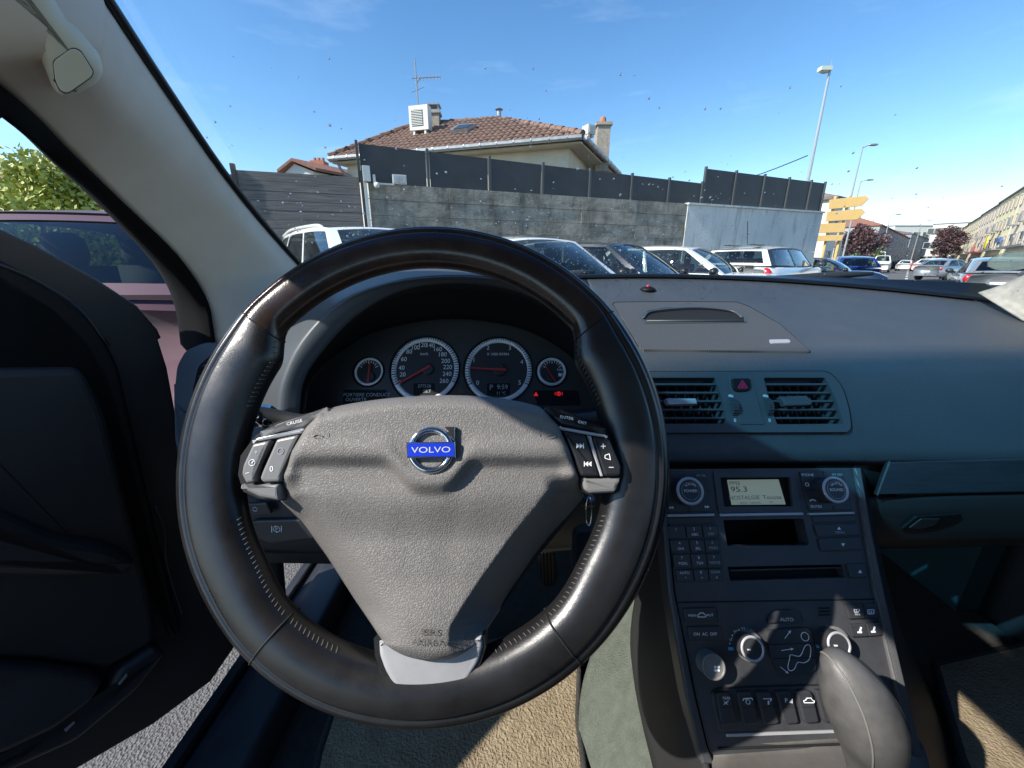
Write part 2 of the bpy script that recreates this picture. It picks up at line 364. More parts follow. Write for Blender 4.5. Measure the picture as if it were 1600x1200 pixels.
# ================================================================== boundary walls, screens, fence
WA = np.array([-2.975, 9.0]); WD = unit([7.9, 3.04]); WN = np.array([WD[1], -WD[0]])       # foot of the wall, its direction, its face towards the car
def wpt(s, out, z): q = WA+WD*s+WN*out; return np.array([q[0], q[1], z])
WR = np.array([[WD[0], -WN[0], 0], [WD[1], -WN[1], 0], [0, 0, 1]])
def wall_s(px, py=300):
    r = ray(px, py); k = r[0]/r[1]; return (k*WA[1]-WA[0])/(WD[0]-k*WD[1])
def walls():
    root = empty('concrete_wall', wpt(0, 0, 0)); tag(root, 'long dark stained concrete wall behind the parked cars', 'wall')
    s1 = wall_s(1074); Lw = s1+.05; ncol = 5; hs = [.31]*9; z = 0
    for i, h in enumerate(hs):
        x = 0
        for j in range(ncol):
            l = Lw/ncol; b = MB(); j0 = rng.uniform(-.012, .012)
            b.box(wpt(x+l/2, -.12+j0, z+h/2), (l-.006, .24, h-.006), WR); b.obj('concrete_slab', m_conc, root); x += l
        z += h
    b = MB(); b.box(wpt(Lw/2, -.16, z/2), (Lw-.02, .18, z-.03), WR); b.obj('wall_core', m_conc, root)
    root2 = empty('pale_wall', wpt(s1, 0, 0)); tag(root2, 'pale grey smooth concrete wall beside the dark stained one', 'wall')
    s2 = wall_s(1290); n = 3; l = (s2-s1)/n
    for j in range(n):
        for (z0, z1) in ((0, 1.55), (1.55, 2.76)):
            b = MB(); b.box(wpt(s1+.06+l*(j+.5), -.10+rng.uniform(-.004, .004), (z0+z1)/2), (l-.008, .26, z1-z0-.008), WR); b.obj('wall_panel', m_pale, root2)
    b = MB(); b.box(wpt((s1+s2)/2+.06, -.09, 2.785), (s2-s1+.05, .34, .05), WR); b.obj('coping', m_pale, root2)
    # privacy screens on top
    def screen(pxs, zt0, zt1, zb, name, label, back):
        r = empty(name, wpt(wall_s(pxs[0]), -.12, zb)); tag(r, label, 'privacy fence')
        S = [wall_s(p) for p in pxs]
        for k in range(len(S)-1):
            f = lambda s: zt0+(zt1-zt0)*(s-S[0])/(S[-1]-S[0])
            a, c = S[k]+.045, S[k+1]-.045
            V = [wpt(a, -.10-back, zb), wpt(c, -.10-back, zb), wpt(c, -.10-back, f(c)), wpt(a, -.10-back, f(a)), wpt(a, -.13-back, zb), wpt(c, -.13-back, zb), wpt(c, -.13-back, f(c)), wpt(a, -.13-back, f(a))]
            mk('fence_panel', V, [(0, 1, 2, 3), (7, 6, 5, 4), (0, 4, 5, 1), (3, 2, 6, 7), (0, 3, 7, 4), (1, 5, 6, 2)], m_screen, r)
        for s in S:
            b = MB(); z1 = zt0+(zt1-zt0)*(s-S[0])/(S[-1]-S[0])+.05; b.box(wpt(s, -.10-back, (zb+z1)/2), (.05, .07, z1-zb), WR); b.obj('fence_post', m_post, r)
    screen([564.5, 672, 767.6, 850.5, 924, 989.5, 1048, 1100], 3.52, 3.35, 2.80, 'privacy_screen', 'long low row of charcoal screen panels on the dark concrete wall', 0)
    screen([1104, 1152, 1197, 1236, 1271, 1293], 3.74, 3.68, 2.815, 'privacy_screen', 'taller short row of charcoal screen panels over the pale wall', .03)
    # wooden plank fence to the left
    fd = unit([2.3, .75]); fn = np.array([fd[1], -fd[0]]); f0 = np.array([-3.02, 8.98])
    FR = np.array([[fd[0], -fn[0], 0], [fd[1], -fn[1], 0], [0, 0, 1]])
    def fp(s, o, z): q = f0-fd*s+fn*o; return np.array([q[0], q[1], z])
    r = empty('wood_fence', fp(0, 0, 0)); tag(r, 'dark weathered wooden plank fence with black posts beside the wall', 'fence')
    for (s0, s1_, zt) in ((.12, 2.3, 2.88), (2.36, 4.75, 2.80)):
        nb = 17; h = zt/nb
        for i in range(nb):
            b = MB(); b.box(fp((s0+s1_)/2, rng.uniform(-.006, .006), h*(i+.5)), (s1_-s0, .035, h-.006), FR); b.obj('plank', m_wood, r)
        b = MB(); b.box(fp((s0+s1_)/2, -.03, zt/2), (s1_-s0, .02, zt-.05), FR); b.obj('fence_backing', m_dark, r)
    for s, z in ((.06, 3.0), (2.33, 2.98), (4.78, 2.90)):
        b = MB(); b.box(fp(s, .01, z/2), (.075, .09, z), FR); b.obj('fence_post', m_dark, r)
    # security camera and flood light on the wall's end post
    r = empty('camera_post', wpt(-.08, .1, 0)); tag(r, 'slim pale post with white camera and lamp at the wall end', 'post')
    b = MB(); b.box(wpt(-.06, .08, 1.42), (.06, .06, 2.84), WR); b.obj('post', m_acwhite, r)
    b = MB(); b.box(wpt(-.02, .13, 2.93), (.14, .12, .28), WR); b.obj('junction_box', m_acwhite, r)
    b = MB(); b.ball(wpt(.16, .2, 2.72), .06); b.box(wpt(.12, .15, 2.82), (.05, .05, .2), WR); b.obj('camera_head', m_acwhite, r)
    b = MB(); b.box(wpt(.62, .16, 2.86), (.28, .05, .18), WR); b.box(wpt(.36, .15, 2.76), (.3, .03, .03), WR); f = b.obj('flood_lamp', m_acwhite, r)
    b = MB(); b.box(wpt(.62, .19, 2.86), (.24, .02, .14), WR); b.obj('lamp_glass', m_pale, f)
walls()

# ================================================================== tiled house behind the wall
def house():
    EZ = 5.22; RZ = 6.88
    A = np.array([-7.33, 17.8]); B = np.array([2.33, 14.9]); Cc = np.array([5.0, 20.6]); Dd = np.array([-4.7, 23.3]); R1 = np.array([-.54, 19.05]); R0 = np.array([-4.30, 19.75])
    root = empty('tiled_house', (A[0]/2+B[0]/2, 19, 0)); tag(root, 'cream house with terracotta tiled hip roof behind the wall', 'house')
    q = lambda p, z: np.array([p[0], p[1], z])
    def face(name, pts, mat, th=.12):
        pts = [np.asarray(p) for p in pts]; n = unit(np.cross(pts[1]-pts[0], pts[2]-pts[0]))
        if n[2] < 0: n = -n
        V = pts+[p-n*th for p in pts]; N = len(pts)
        return mk(name, V, [tuple(range(N)), tuple(range(N, 2*N))[::-1]]+[(i, (i+1) % N, (i+1) % N+N, i+N) for i in range(N)], mat, root)
    roof = face('roof', [q(A, EZ), q(B, EZ), q(R1, RZ), q(R0, RZ)], m_tile2)
    face('roof_slope', [q(B, EZ), q(Cc, EZ), q(R1, RZ)], m_tile2); face('roof_slope', [q(Dd, EZ), q(A, EZ), q(R0, RZ)], m_tile2); face('roof_slope', [q(Cc, EZ), q(Dd, EZ), q(R0, RZ), q(R1, RZ)], m_tile2)
    # tiles: rounded pans laid on the slopes the street sees
    def tiles(a, b, r1, r0, wt=.23, ht=.33):
        mb_V = []; mb_F = []; up = unit(np.cross(b-a, r0-a)); up = up if up[2] > 0 else -up
        e = unit(b-a); v = unit(np.cross(up, e)); v = v if v[2] > 0 else -v
        H = (r0-a)@v; rows = int(H/ht)
        for i in range(rows+1):
            s = i*ht; f = s/H
            la = (a+(r0-a)*min(f, 1)-a)@e; lb = (a+(b-a)+(r1-b)*min(f, 1)-a)@e
            n = int((lb-la)/wt)
            for j in range(n):
                x = la+(j+.5+(i % 2)*.0)*wt+rng.uniform(-.012, .012); p = a+e*x+v*(s+rng.uniform(-.02, .02)); hh = rng.uniform(.9, 1.15); o = len(mb_V)
                for (dv, lift) in ((-.05, .045), (ht, .012)):
                    for k in range(5):
                        t = k/4-.5; mb_V.append(p+e*t*wt*.96+v*dv+up*(lift*hh+.05*math.cos(t*math.pi)))
                for k in range(4): mb_F.append((o+k, o+k+1, o+6+k, o+5+k))
                mb_F.append((o, o+1, o+2, o+3, o+4))
        o = mk('roof_tiles', mb_V, mb_F, m_tile, root); o['kind'] = 'stuff'
    tiles(q(A, EZ), q(B, EZ), q(R1, RZ), q(R0, RZ)); tiles(q(B, EZ), q(Cc, EZ), q(R1, RZ), q(R1, RZ)); tiles(q(Dd, EZ), q(A, EZ), q(R0, RZ), q(R0, RZ))
    for (p0, p1, nm) in ((q(B, EZ), q(R1, RZ), 'hip'), (q(A, EZ), q(R0, RZ), 'hip'), (q(R0, RZ), q(R1, RZ), 'ridge')):
        n = int(np.linalg.norm(p1-p0)/.34); b = MB(); d = unit(p1-p0)
        for k in range(n):
            c = p0+d*(k+.5)*.34+[0, 0, .06+.015*(k % 2)]; b.tube([c-d*.19, c+d*.19], [.13, .105], 8)
        b.obj(nm+'_tiles', m_tile, root)['kind'] = 'stuff'
    # walls set back under the eaves
    ia, ib, ic, id_ = A*.86+np.array([-.15, 2.95])*1.0, B+np.array([-.35, .62]), Cc+np.array([-1.1, -.4]), Dd+np.array([.5, -.8])
    ia = A+np.array([.55, .30])
    V = [q(p, z) for z in (0, EZ-.16) for p in (ia, ib, ic, id_)]
    mk('wall', V, [(0, 1, 5, 4), (1, 2, 6, 5), (2, 3, 7, 6), (3, 0, 4, 7)], m_render, root)
    V = [q(p, z) for z in (EZ-.2, EZ-.14) for p in (A, B, Cc, Dd)]
    V = [p*1 for p in V]
    for i, p in enumerate(V):
        c = np.array([-1.1, 19.1]); d = p[:2]-c; p[:2] = c+d*.99
    mk('soffit', V, [(0, 1, 2, 3), (7, 6, 5, 4), (0, 4, 5, 1), (1, 5, 6, 2), (2, 6, 7, 3), (3, 7, 4, 0)], m_soffit, root)
    for (p0, p1) in ((A, B), (B, Cc), (A, Dd)):
        d = unit(np.r_[p1-p0, 0]); nrm = np.array([d[1], -d[0], 0]); nrm = nrm if nrm@np.array([p0[0]+1.1, p0[1]-19.1, 0]) > 0 else -nrm
        b = MB(); b.tube([q(p0, EZ-.05)+nrm*.09, q(p1, EZ-.05)+nrm*.09], .085, 10)
        for k in range(int(np.linalg.norm(p1-p0)/.62)): c = q(p0, EZ-.05)+d*(k+.5)*.62+nrm*.09; b.tube([c-d*.02, c+d*.02], .1, 8)
        b.obj('gutter', m_zinc, root)
    b = MB(); b.tube(spl([q(Cc, EZ-.1)*[.55, .62, 1]+[.45*Cc[0]-1.5, .38*Cc[1]-1.8, 0], q(B, EZ-.5)+[1.3, 3.0, 0], q(B, EZ-.75)+[.6, 2.8, 0], q(ib, EZ-1.1)+[.25, .2, 0], q(ib, EZ-2.5)+[.2, 0, 0]], 5), .05, 8); b.obj('downpipe', m_zinc, root)
    b = MB(); b.tube(spl([q(A, EZ-.08)+[.3, -.1, 0], q(A, EZ-.45)+[.4, .1, 0], q(ia, EZ-.95)+[.3, -.12, 0], q(ia, EZ-3)+[.3, -.15, 0]], 5), .05, 8); b.obj('downpipe', m_zinc, root)
    # a shuttered opening on the front wall
    d = unit(np.r_[ib-ia, 0]); nrm = np.array([d[1], -d[0], 0]); FRm = np.array([[d[0], -nrm[0], 0], [d[1], -nrm[1], 0], [0, 0, 1]])
    for s in (1.2, 4.6, 7.4):
        b = MB(); c = q(ia, 3.3)+d*s+nrm*.03; b.box(c, (1.3, .07, 1.5), FRm); sh = b.obj('shutter', m_render2, root)
        b = MB(); [b.box(c+nrm*.05+np.array([0, 0, -.6+.12*k]), (1.2, .02, .09), FRm) for k in range(11)]; b.obj('slat', m_wfr, sh)
    # chimneys
    def chim(px, py0, Y, w, h, pot, mat, cap=True):
        base = PY(px, py0, Y); r = empty('chimney', base, 0, root); ORG[r.name] = base; r.location = base-ORG[root.name]
        b = MB(); b.box(base+[0, 0, h/2-.4], (w, w*1.2, h+.8)); b.obj('stack', mat, r)
        b = MB(); b.box(base+[0, 0, h+.05], (w*1.25, w*1.45, .1)); b.obj('cap', m_stone, r)
        b = MB()
        if pot: b.tube([base+[0, 0, h+.1], base+[0, 0, h+.30], base+[0, 0, h+.36]], [.15, .12, .09], 10); b.obj('pot', m_brick, r)
        else:
            for dx in (-.18, .18): b.box(base+[dx, 0, h+.2], (.06, w, .2))
            b.box(base+[0, 0, h+.33], (w*1.2, w*1.3, .06)); b.obj('cowl', m_zinc, r)
    chim(680, 196, 19.2, .42, .38, False, m_stone); chim(939.5, 236, 18.2, .52, .84, True, m_stone)
    # air conditioner boxes
    def ac(px, py, Y, w, h, rot):
        c = PY(px, py, Y); r = empty('air_conditioner', c, 0, root); ORG[r.name] = c; r.location = c-ORG[root.name]
        Rz = np.array([[math.cos(rot), -math.sin(rot), 0], [math.sin(rot), math.cos(rot), 0], [0, 0, 1]])
        b = MB(); b.box(c, (w, .36, h), Rz); b.box(c+Rz@np.array([-w*.3, 0, -h*.62]), (.08, .3, h*.3), Rz); b.box(c+Rz@np.array([w*.3, 0, -h*.62]), (.08, .3, h*.3), Rz); b.obj('casing', m_acwhite, r)
        b = MB(); b.box(c+Rz@np.array([-w*.08, -.185, 0]), (w*.6, .02, h*.66), Rz)
        g = b.obj('grille', m_dark, r)
        b = MB(); [b.box(c+Rz@np.array([-w*.08, -.2, -h*.3+h*.066*k]), (w*.6, .02, .025), Rz) for k in range(10)]; b.obj('grille_slat', m_acwhite, r)
    ac(657, 186, 18.4, .82, .86, -.25); ac(920, 204, 16.6, .34, .30, .5)
    b = MB(); c = PY(780, 186, 19.2); b.tube([c-[0, 0, .3], c+[0, 0, .32]], .09, 10); b.tube([c+[0, 0, .34], c+[0, 0, .42]], [.17, .05], 10); b.obj('vent_pipe', m_zinc, root)
    # skylight
    n = unit(np.cross(q(B, EZ)-q(A, EZ), q(R0, RZ)-q(A, EZ))); n = n if n[2] > 0 else -n; pl = Plane(q(A, EZ), n, np.r_[B-A, 0])
    b = MB(); b.prism(pl, [(703, 203), (730, 200), (744, 192), (716, 194)], .0, .2); sk = b.obj('skylight', m_zinc, root)
    b = MB(); b.prism(pl, [(708, 201.5), (729, 199), (740, 193), (717, 195)], .2, .22); b.obj('pane', m_pane, sk)
    # aerial
    base = PY(654, 172, 19.5); top = PY(648, 92, 19.5); b = MB(); b.tube([base-[0, 0, .5], top], .03, 6); mast = b.obj('aerial_mast', m_zinc, root)
    b = MB(); c = PY(651, 122, 19.5); e = PY(688, 120, 19.5); b.tube([c-(e-c)*.2, e], .02, 5); d = unit(e-c)
    for k in range(8): k_ = c+(e-c)*(k/7); b.tube([k_-[0, .0, .1], k_+[0, 0, .1]], .012, 4)
    c = PY(652, 140, 19.5); b.tube([c-[.25, 0, .1], c+[.3, 0, .1]], .015, 4); b.tube([PY(655, 112, 19.5)-[0, 0, .2], PY(651, 130, 19.5)], .03, 4); b.obj('aerial', m_zinc, mast)
house()

def far_house():
    r = empty('gable_house', PY(485, 300, 30)*[1, 1, 0]); tag(r, 'distant house with white gable and red chimney above wood fence', 'house')
    Y = 30
    a, t, b_ = PY(443, 272, Y), PY(460, 256, Y), PY(490, 268, Y); dy = np.array([4, 6, 0]); g = lambda p: np.array([p[0], p[1], 0])
    mk('wall', [g(a), g(b_), b_, t, a, g(a)+dy, g(b_)+dy, b_+dy, t+dy, a+dy], [(0, 1, 2, 3, 4), (9, 8, 7, 6, 5), (1, 6, 7, 2), (0, 4, 9, 5)], m_render2, r)
    o = np.array([-.25, -.3, .05])
    up = np.array([0, 0, .18])
    for (p, q2) in ((a+o, t), (b_+[.3, -.3, 0], t)):
        q2 = q2+[0, -.3, .12]; V = [p, q2, q2+dy, p+dy]; mk('roof', V+[v+up for v in V], [(0, 1, 2, 3), (7, 6, 5, 4), (0, 4, 5, 1), (1, 5, 6, 2), (2, 6, 7, 3), (3, 7, 4, 0)], m_tile2, r)
    V = [PY(478, 275, Y), PY(524, 277, Y), PY(524, 266, Y+4), PY(480, 264, Y+4)]; mk('low_roof', V+[v-up for v in V], [(0, 1, 2, 3), (7, 6, 5, 4), (0, 4, 5, 1), (1, 5, 6, 2), (2, 6, 7, 3), (3, 7, 4, 0)], m_tile2, r)
    b = MB(); c = PY(500, 262, Y+3); b.box(c-[0, 0, .6], (1.0, .9, 2.0)); [b.tube([c+[x, 0, .4], c+[x, 0, .65]], .12, 6) for x in (-.3, 0, .3)]; b.obj('chimney', m_brick, r)
    r = empty('brown_roof_house', PY(12, 300, 22)*[1, 1, 0]); tag(r, 'brown roofed house behind the green bushes', 'house')
    c = PY(15, 262, 22); w_ = 3.5
    mk('roof', [c+[-w_, 0, -.6], c+[w_, 0, -1.1], c+[w_, 5, -1.1], c+[-w_, 5, -.6], c+[-.5, 2, .9], c+[.5, 2, .9]], [(0, 1, 5, 4), (2, 3, 4, 5), (1, 2, 5), (3, 0, 4), (0, 3, 2, 1)], m_slate, r)
    mk('wall', [[c[0]+x, c[1]+y, z] for z in (0, c[2]-.62) for (x, y) in ((-3, .4), (3, .4), (3, 4.6), (-3, 4.6))], [(0, 1, 5, 4), (1, 2, 6, 5), (2, 3, 7, 6), (3, 0, 4, 7)], m_render2, r)
far_house()

# ================================================================== trees
def tree(name, label, cat_, base, h, crown_c, crown_r, mat, nleaf, leaf, trunk_r=.12, group=None, clumps=26):
    base = np.asarray(base, float); r = empty(name, base); tag(r, label, cat_, group)
    cc = base+np.array(crown_c); cr = np.array(crown_r); b = MB()
    b.tube(spl([base, base+(cc-base)*.5+[.1, 0, 0], cc-[0, 0, cr[2]*.3]], 4), [trunk_r*(1-.07*k) for k in range(9)], 8)
    cl = []
    for k in range(clumps):
        d = unit(rng.normal(size=3)); p = cc+d*cr*rng.uniform(.35, .92); cl.append((p, rng.uniform(.22, .42)))
        if k % 3 == 0: b.tube([cc-[0, 0, cr[2]*.55], (cc+p)/2-[0, 0, .1], p], [trunk_r*.5, trunk_r*.3, trunk_r*.12], 5)
    b.obj('trunk', m_bark, r)
    V = np.zeros((nleaf, 4, 3)); 
    for i in range(nleaf):
        p, q = cl[i % clumps]; d = unit(rng.normal(size=3))*rng.uniform(.3, 1.12); p = p+d*q*cr
        a = unit(rng.normal(size=3)+[0, 0, .4]); c = unit(np.cross(a, rng.normal(size=3))); s = leaf*rng.uniform(.6, 1.3)
        V[i] = [p-a*s, p+c*s*.55, p+a*s, p-c*s*.55]
    o = mk('crown', V.reshape(-1, 3), [(4*i, 4*i+1, 4*i+2, 4*i+3) for i in range(nleaf)], mat, r); o['kind'] = 'stuff'
tree('bush_tree', 'bright green leafy bush overhanging the maroon car roof', 'tree', PY(70, 330, 7.0)*[1, 1, 0], 3, (.0, .3, 1.75), (1.7, 1.1, 1.35), m_leafg, 14000, .05, .06)
tree('bush_tree', 'sunny green shrub tree at the far left by the brown roof', 'tree', PY(-40, 330, 8.2)*[1, 1, 0], 3, (0, .3, 1.9), (1.4, 1.1, 1.2), m_leafg, 7000, .055, .06)
tree('plum_tree', 'dark purple leaved tree behind the yellow direction signs', 'tree', PY(1344, 400, 46)*[1, 1, 0], 6, (0, 0, 3.5), (1.9, 2, 2.0), m_leafp, 6000, .15, .2)
tree('plum_tree', 'dark purple leaved tree near the far row of shops', 'tree', PY(1477, 400, 74)*[1, 1, 0], 6, (0, 0, 4.4), (2.7, 2.3, 2.7), m_leafp, 6000, .17, .2)
tree('street_tree', 'small green tree below the grey far building', 'tree', PY(1356, 405, 60)*[1, 1, 0], 6, (0, 0, 2.2), (2.0, 1.7, 1.4), m_leafg2, 3000, .18, .12)

# ================================================================== street on the right
def facade(name, label, p0, p1, depth, H, floors, cols, wallm, roofm, roofh=1.6, shut=True, gap=1.0, ww=.95, wh=1.5, cat_='building', group=None, chim=0, eave=.25, awn=None):
    p0 = np.asarray(p0, float); p1 = np.asarray(p1, float); d = p1-p0; Lf = np.linalg.norm(d); rz = math.atan2(d[1], d[0])
    r = empty(name, (p0[0], p0[1], 0), rz); tag(r, label, cat_, group)
    mk('wall', [(0, 0, 0), (Lf, 0, 0), (Lf, depth, 0), (0, depth, 0), (0, 0, H), (Lf, 0, H), (Lf, depth, H), (0, depth, H)], [(0, 1, 5, 4), (1, 2, 6, 5), (2, 3, 7, 6), (3, 0, 4, 7), (4, 5, 6, 7)], wallm, r, local=True)
    e = eave; V = [(-e, -e, H), (Lf+e, -e, H), (Lf+e, depth+e, H), (-e, depth+e, H), (min(depth/2, Lf*.2), depth/2, H+roofh), (Lf-min(depth/2, Lf*.2), depth/2, H+roofh)]
    V += [(x, y, z-.18) for x, y, z in V[:4]]
    mk('roof', V, [(0, 1, 5, 4), (1, 2, 5), (2, 3, 4, 5), (3, 0, 4), (0, 6, 7, 1), (1, 7, 8, 2), (2, 8, 9, 3), (3, 9, 6, 0), (6, 9, 8, 7)], roofm, r, local=True)
    fh = (H-.4)/floors; cw = Lf/cols; w0 = p0_ = None
    for f in range(floors):
        for c in range(cols):
            x = cw*(c+.5); z = f*fh+fh*.55
            if w0 is None:
                b = MB(); t = .08
                b.box((0, -.03, wh/2), (ww+2*t, .1, t)); b.box((0, -.05, -wh/2), (ww+.3, .16, t)); b.box((-ww/2, -.03, 0), (t, .1, wh)); b.box((ww/2, -.03, 0), (t, .1, wh)); b.box((0, -.03, 0), (.05, .08, wh))
                w0 = b.obj('window', m_wfr, r, local=True); b = MB(); b.box((0, -.02, 0), (ww-.05, .03, wh-.05)); pn = b.obj('pane', m_pane, w0, local=True)
                sh = None
                if shut: b = MB(); [b.box((s*(ww/2+.28), -.05, 0), (.42, .06, wh)) for s in (-1, 1)]; sh = b.obj('shutters', m_shut, w0, local=True)
                o = w0
            else:
                o = w0.copy(); COL.objects.link(o)
                for ch in (pn, sh):
                    if ch: k = ch.copy(); COL.objects.link(k); k.parent = o
            o.location = (x, 0, z)
    for k in range(chim):
        b = MB(); x = Lf*(k+.7)/(chim+.4); b.box((x, depth*.5, H+roofh*.9), (1.2, .8, 1.8)); [b.box((x+q, depth*.5, H+roofh*.9+1.05), (.3, .4, .3)) for q in (-.35, .35)]; b.obj('chimney', m_render2, r, local=True)
    if awn: b = MB(); b.box((Lf*awn[0], -.45, 3.0), (Lf*awn[1], .9, .22)); b.obj('awning', awn[2], r, local=True)
    return r, Lf
SD = unit([.69, .72])
def rowpt(s): return np.array([62., 51.5])+SD*s
fr = [(-14, 7, m_fac2, 'cream apartment block nearest in the right row with grey shop band', 10.6), (7.3, 26, m_fac1, 'pale yellow apartment block in the right row with yellow shop sign', 10.6), (26.3, 48, m_fac2, 'pinkish apartment block in the right row with red awning', 10.4), (48.3, 72, m_fac1, 'yellow apartment block in the middle of the right row', 10.2), (72.3, 112, m_fac1, 'farthest pale yellow block at the end of right row', 10.0)]
for i, (a, b_, m_, lab, H) in enumerate(fr):
    r, Lf = facade('apartment_block', lab, rowpt(b_), rowpt(a), 9, H, 4, 6, m_, m_slate, 1.5, True, group='apartment blocks along the right of the street', chim=1, awn=(.5, .8, m_rsign if i == 2 else m_zinc))
    b = MB()
    for f in (1, 2):
        for k in (1, 3): b.box((Lf*(k+.5)/6, -.45, f*2.6+.5), (1.8, .9, .12)); b.box((Lf*(k+.5)/6, -.88, f*2.6+.95), (1.8, .04, .8))
    b.obj('balconies', m_zinc, r, local=True)
    if i == 1: b = MB(); b.tube([(Lf*.25, -.5, 4.1), (Lf*.25, -.62, 4.1)], 1.15, 16); b.obj('shop_sign', m_ysign, r, local=True); b = MB(); b.box((Lf*.72, -.12, 4.3), (3.2, .2, .7)); b.obj('name_board', m_bsign, r, local=True)
    if i == 2: b = MB(); b.add([(Lf*.2, -.2, 3.3), (Lf*.32, -.2, 3.3), (Lf*.26, -.2, 4.9), (Lf*.2, -.3, 3.3), (Lf*.32, -.3, 3.3), (Lf*.26, -.3, 4.9)], [(0, 1, 2), (5, 4, 3), (0, 3, 4, 1), (1, 4, 5, 2), (2, 5, 3, 0)]); b.obj('triangle_sign', m_rsign, r, local=True)
def pY2(px, Y): r = ray(px, 405); return np.array([r[0]/r[1]*Y, Y])
facade('terrace_house', 'grey fronted long terrace with red roof and pale chimneys at street end', pY2(1362, 70), pY2(1413, 110), 10, 7.2, 2, 9, m_fac3, m_tile2, 2.2, False, ww=1.2, wh=2.1, chim=3)
facade('terrace_house', 'blue grey shaded terrace beside the street bend', pY2(1414, 112), pY2(1450, 150), 10, 8.6, 3, 10, m_fac4, m_slate, 1.4, False, ww=.9, wh=1.6)
facade('office_block', 'flat pale modern block behind the purple tree', pY2(1443, 118), pY2(1506, 112), 16, 11.5, 3, 6, m_render2, m_fac4, .5, False, ww=3, wh=1.6)
facade('long_hall', 'long low pale roofed hall far down the street', pY2(1385, 190), pY2(1500, 190), 20, 17, 2, 8, m_render2, m_fac3, 1.0, False, ww=3, wh=2.6)
facade('corner_house', 'narrow beige house with grey roof behind wall end', pY2(1284, 30), pY2(1299, 31), 6, 5.6, 2, 1, m_render2, m_slate, 1.0, False, ww=.6, wh=1.2)
facade('low_cream_house', 'low cream building behind the yellow direction signs', pY2(1300, 62), pY2(1362, 66), 8, 3.6, 1, 5, m_render, m_tile2, .8, False, ww=1.0, wh=1.6)
# far hills
hv = []; hf = []
for k in range(41):
    a = math.radians(-70+k*4.2); R0 = 620; z = 14+9*math.sin(k*1.1)+6*math.sin(k*.43+1)
    hv += [(R0*math.sin(a), R0*math.cos(a), -1), (R0*1.1*math.sin(a), R0*1.1*math.cos(a), max(4, z))]
for k in range(40): hf.append((2*k, 2*k+2, 2*k+3, 2*k+1))
tag(mk('hills', hv, hf, M('hill_green', (.10, .13, .10), .95, var=.2, vscale=.02), smooth=True), kind='structure')

# direction signs, lamps, cable
def signs():
    r = empty('direction_sign', PY(1310, 410, 16.5)*[1, 1, 0]); tag(r, 'stack of four yellow direction boards, two arrow shaped, on posts', 'sign')
    pl = Plane(PY(1310, 350, 16.5), unit([-.25, -1, 0]))
    off = PY(1310, 350, 16.5)
    for poly in ([(1297, 312), (1352, 306), (1358, 311), (1346, 322), (1295, 327)], [(1293, 331), (1346, 326), (1352, 332), (1340, 343), (1290.5, 346)], [(1283, 349.5), (1322, 348), (1319, 363), (1280, 364)], [(1279, 368), (1318.5, 367), (1315, 376), (1276.5, 377)]):
        b = MB(); b.prism(pl, poly, -.02, .03, .008); s = b.obj('sign_board', m_yel, r)
        b = MB(); b.prism(pl, [(np.mean([p[0] for p in poly])+(p[0]-np.mean([q[0] for q in poly]))*1.012, np.mean([p[1] for p in poly])+(p[1]-np.mean([q[1] for q in poly]))*1.03) for p in poly], -.04, -.0205); b.obj('board_edge', m_steel, s)
    for px in (1301, 1322):
        p = pl.hit(px, 345); b = MB(); b.tube([(p[0], p[1]+.12, 0), (p[0], p[1]+.12, pl.hit(px, 306)[2])], .05, 8); b.obj('post', m_yel, r)
signs()
def lamp(px_t, py_t, Y, arm, label, name='street_lamp', flag=False):
    t = PY(px_t, py_t, Y); r = empty(name, (t[0], t[1], 0)); tag(r, label, 'street lamp')
    b = MB(); b.tube([(t[0], t[1], 0), (t[0], t[1], t[2])], [.11, .05], 8); b.obj('pole', m_steel, r)
    if arm: b = MB(); b.tube([t-[0, 0, .1], t+[arm*.6, 0, .12]], .035, 6); b.ball(t+[arm, 0, .12], (arm*.5, .18, .09)); b.obj('lamp_head', m_steel, r)
    if flag:
        b = MB(); b.box(t+[-.25, 0, -.1], (.5, .3, .16)); b.ball(t+[-.25, 0, -.2], (.22, .13, .08)); b.obj('lamp_head', m_flag, r)
        b = MB(); b.tube([t, t+[0, 0, .28]], .015, 5); b.obj('spike', m_steel, r)
lamp(1298, 104, 22, 0, 'tall lamp pole with box head rising behind the wall', flag=True)
lamp(1348, 229, 33, .75, 'slim lamp post with curved head above the yellow signs')
lamp(1345, 283, 46, .9, 'smaller lamp post just right of the curved one')
lamp(1392, 336, 70, 1.2, 'pale lamp post standing before the grey terrace')
lamp(1441, 345, 78, 1.3, 'pale lamp post right of the grey terrace by the bend')
a = PY(1262, 243, 22); c = PY(1060, 290, 30); b = MB(); b.tube([a+(c-a)*t-[0, 0, .5*math.sin(math.pi*t)] for t in np.linspace(0, 1, 12)], .025, 5); tag(b.obj('overhead_cable', m_dark), 'thin dark cable slung from the tall lamp pole', 'cable')

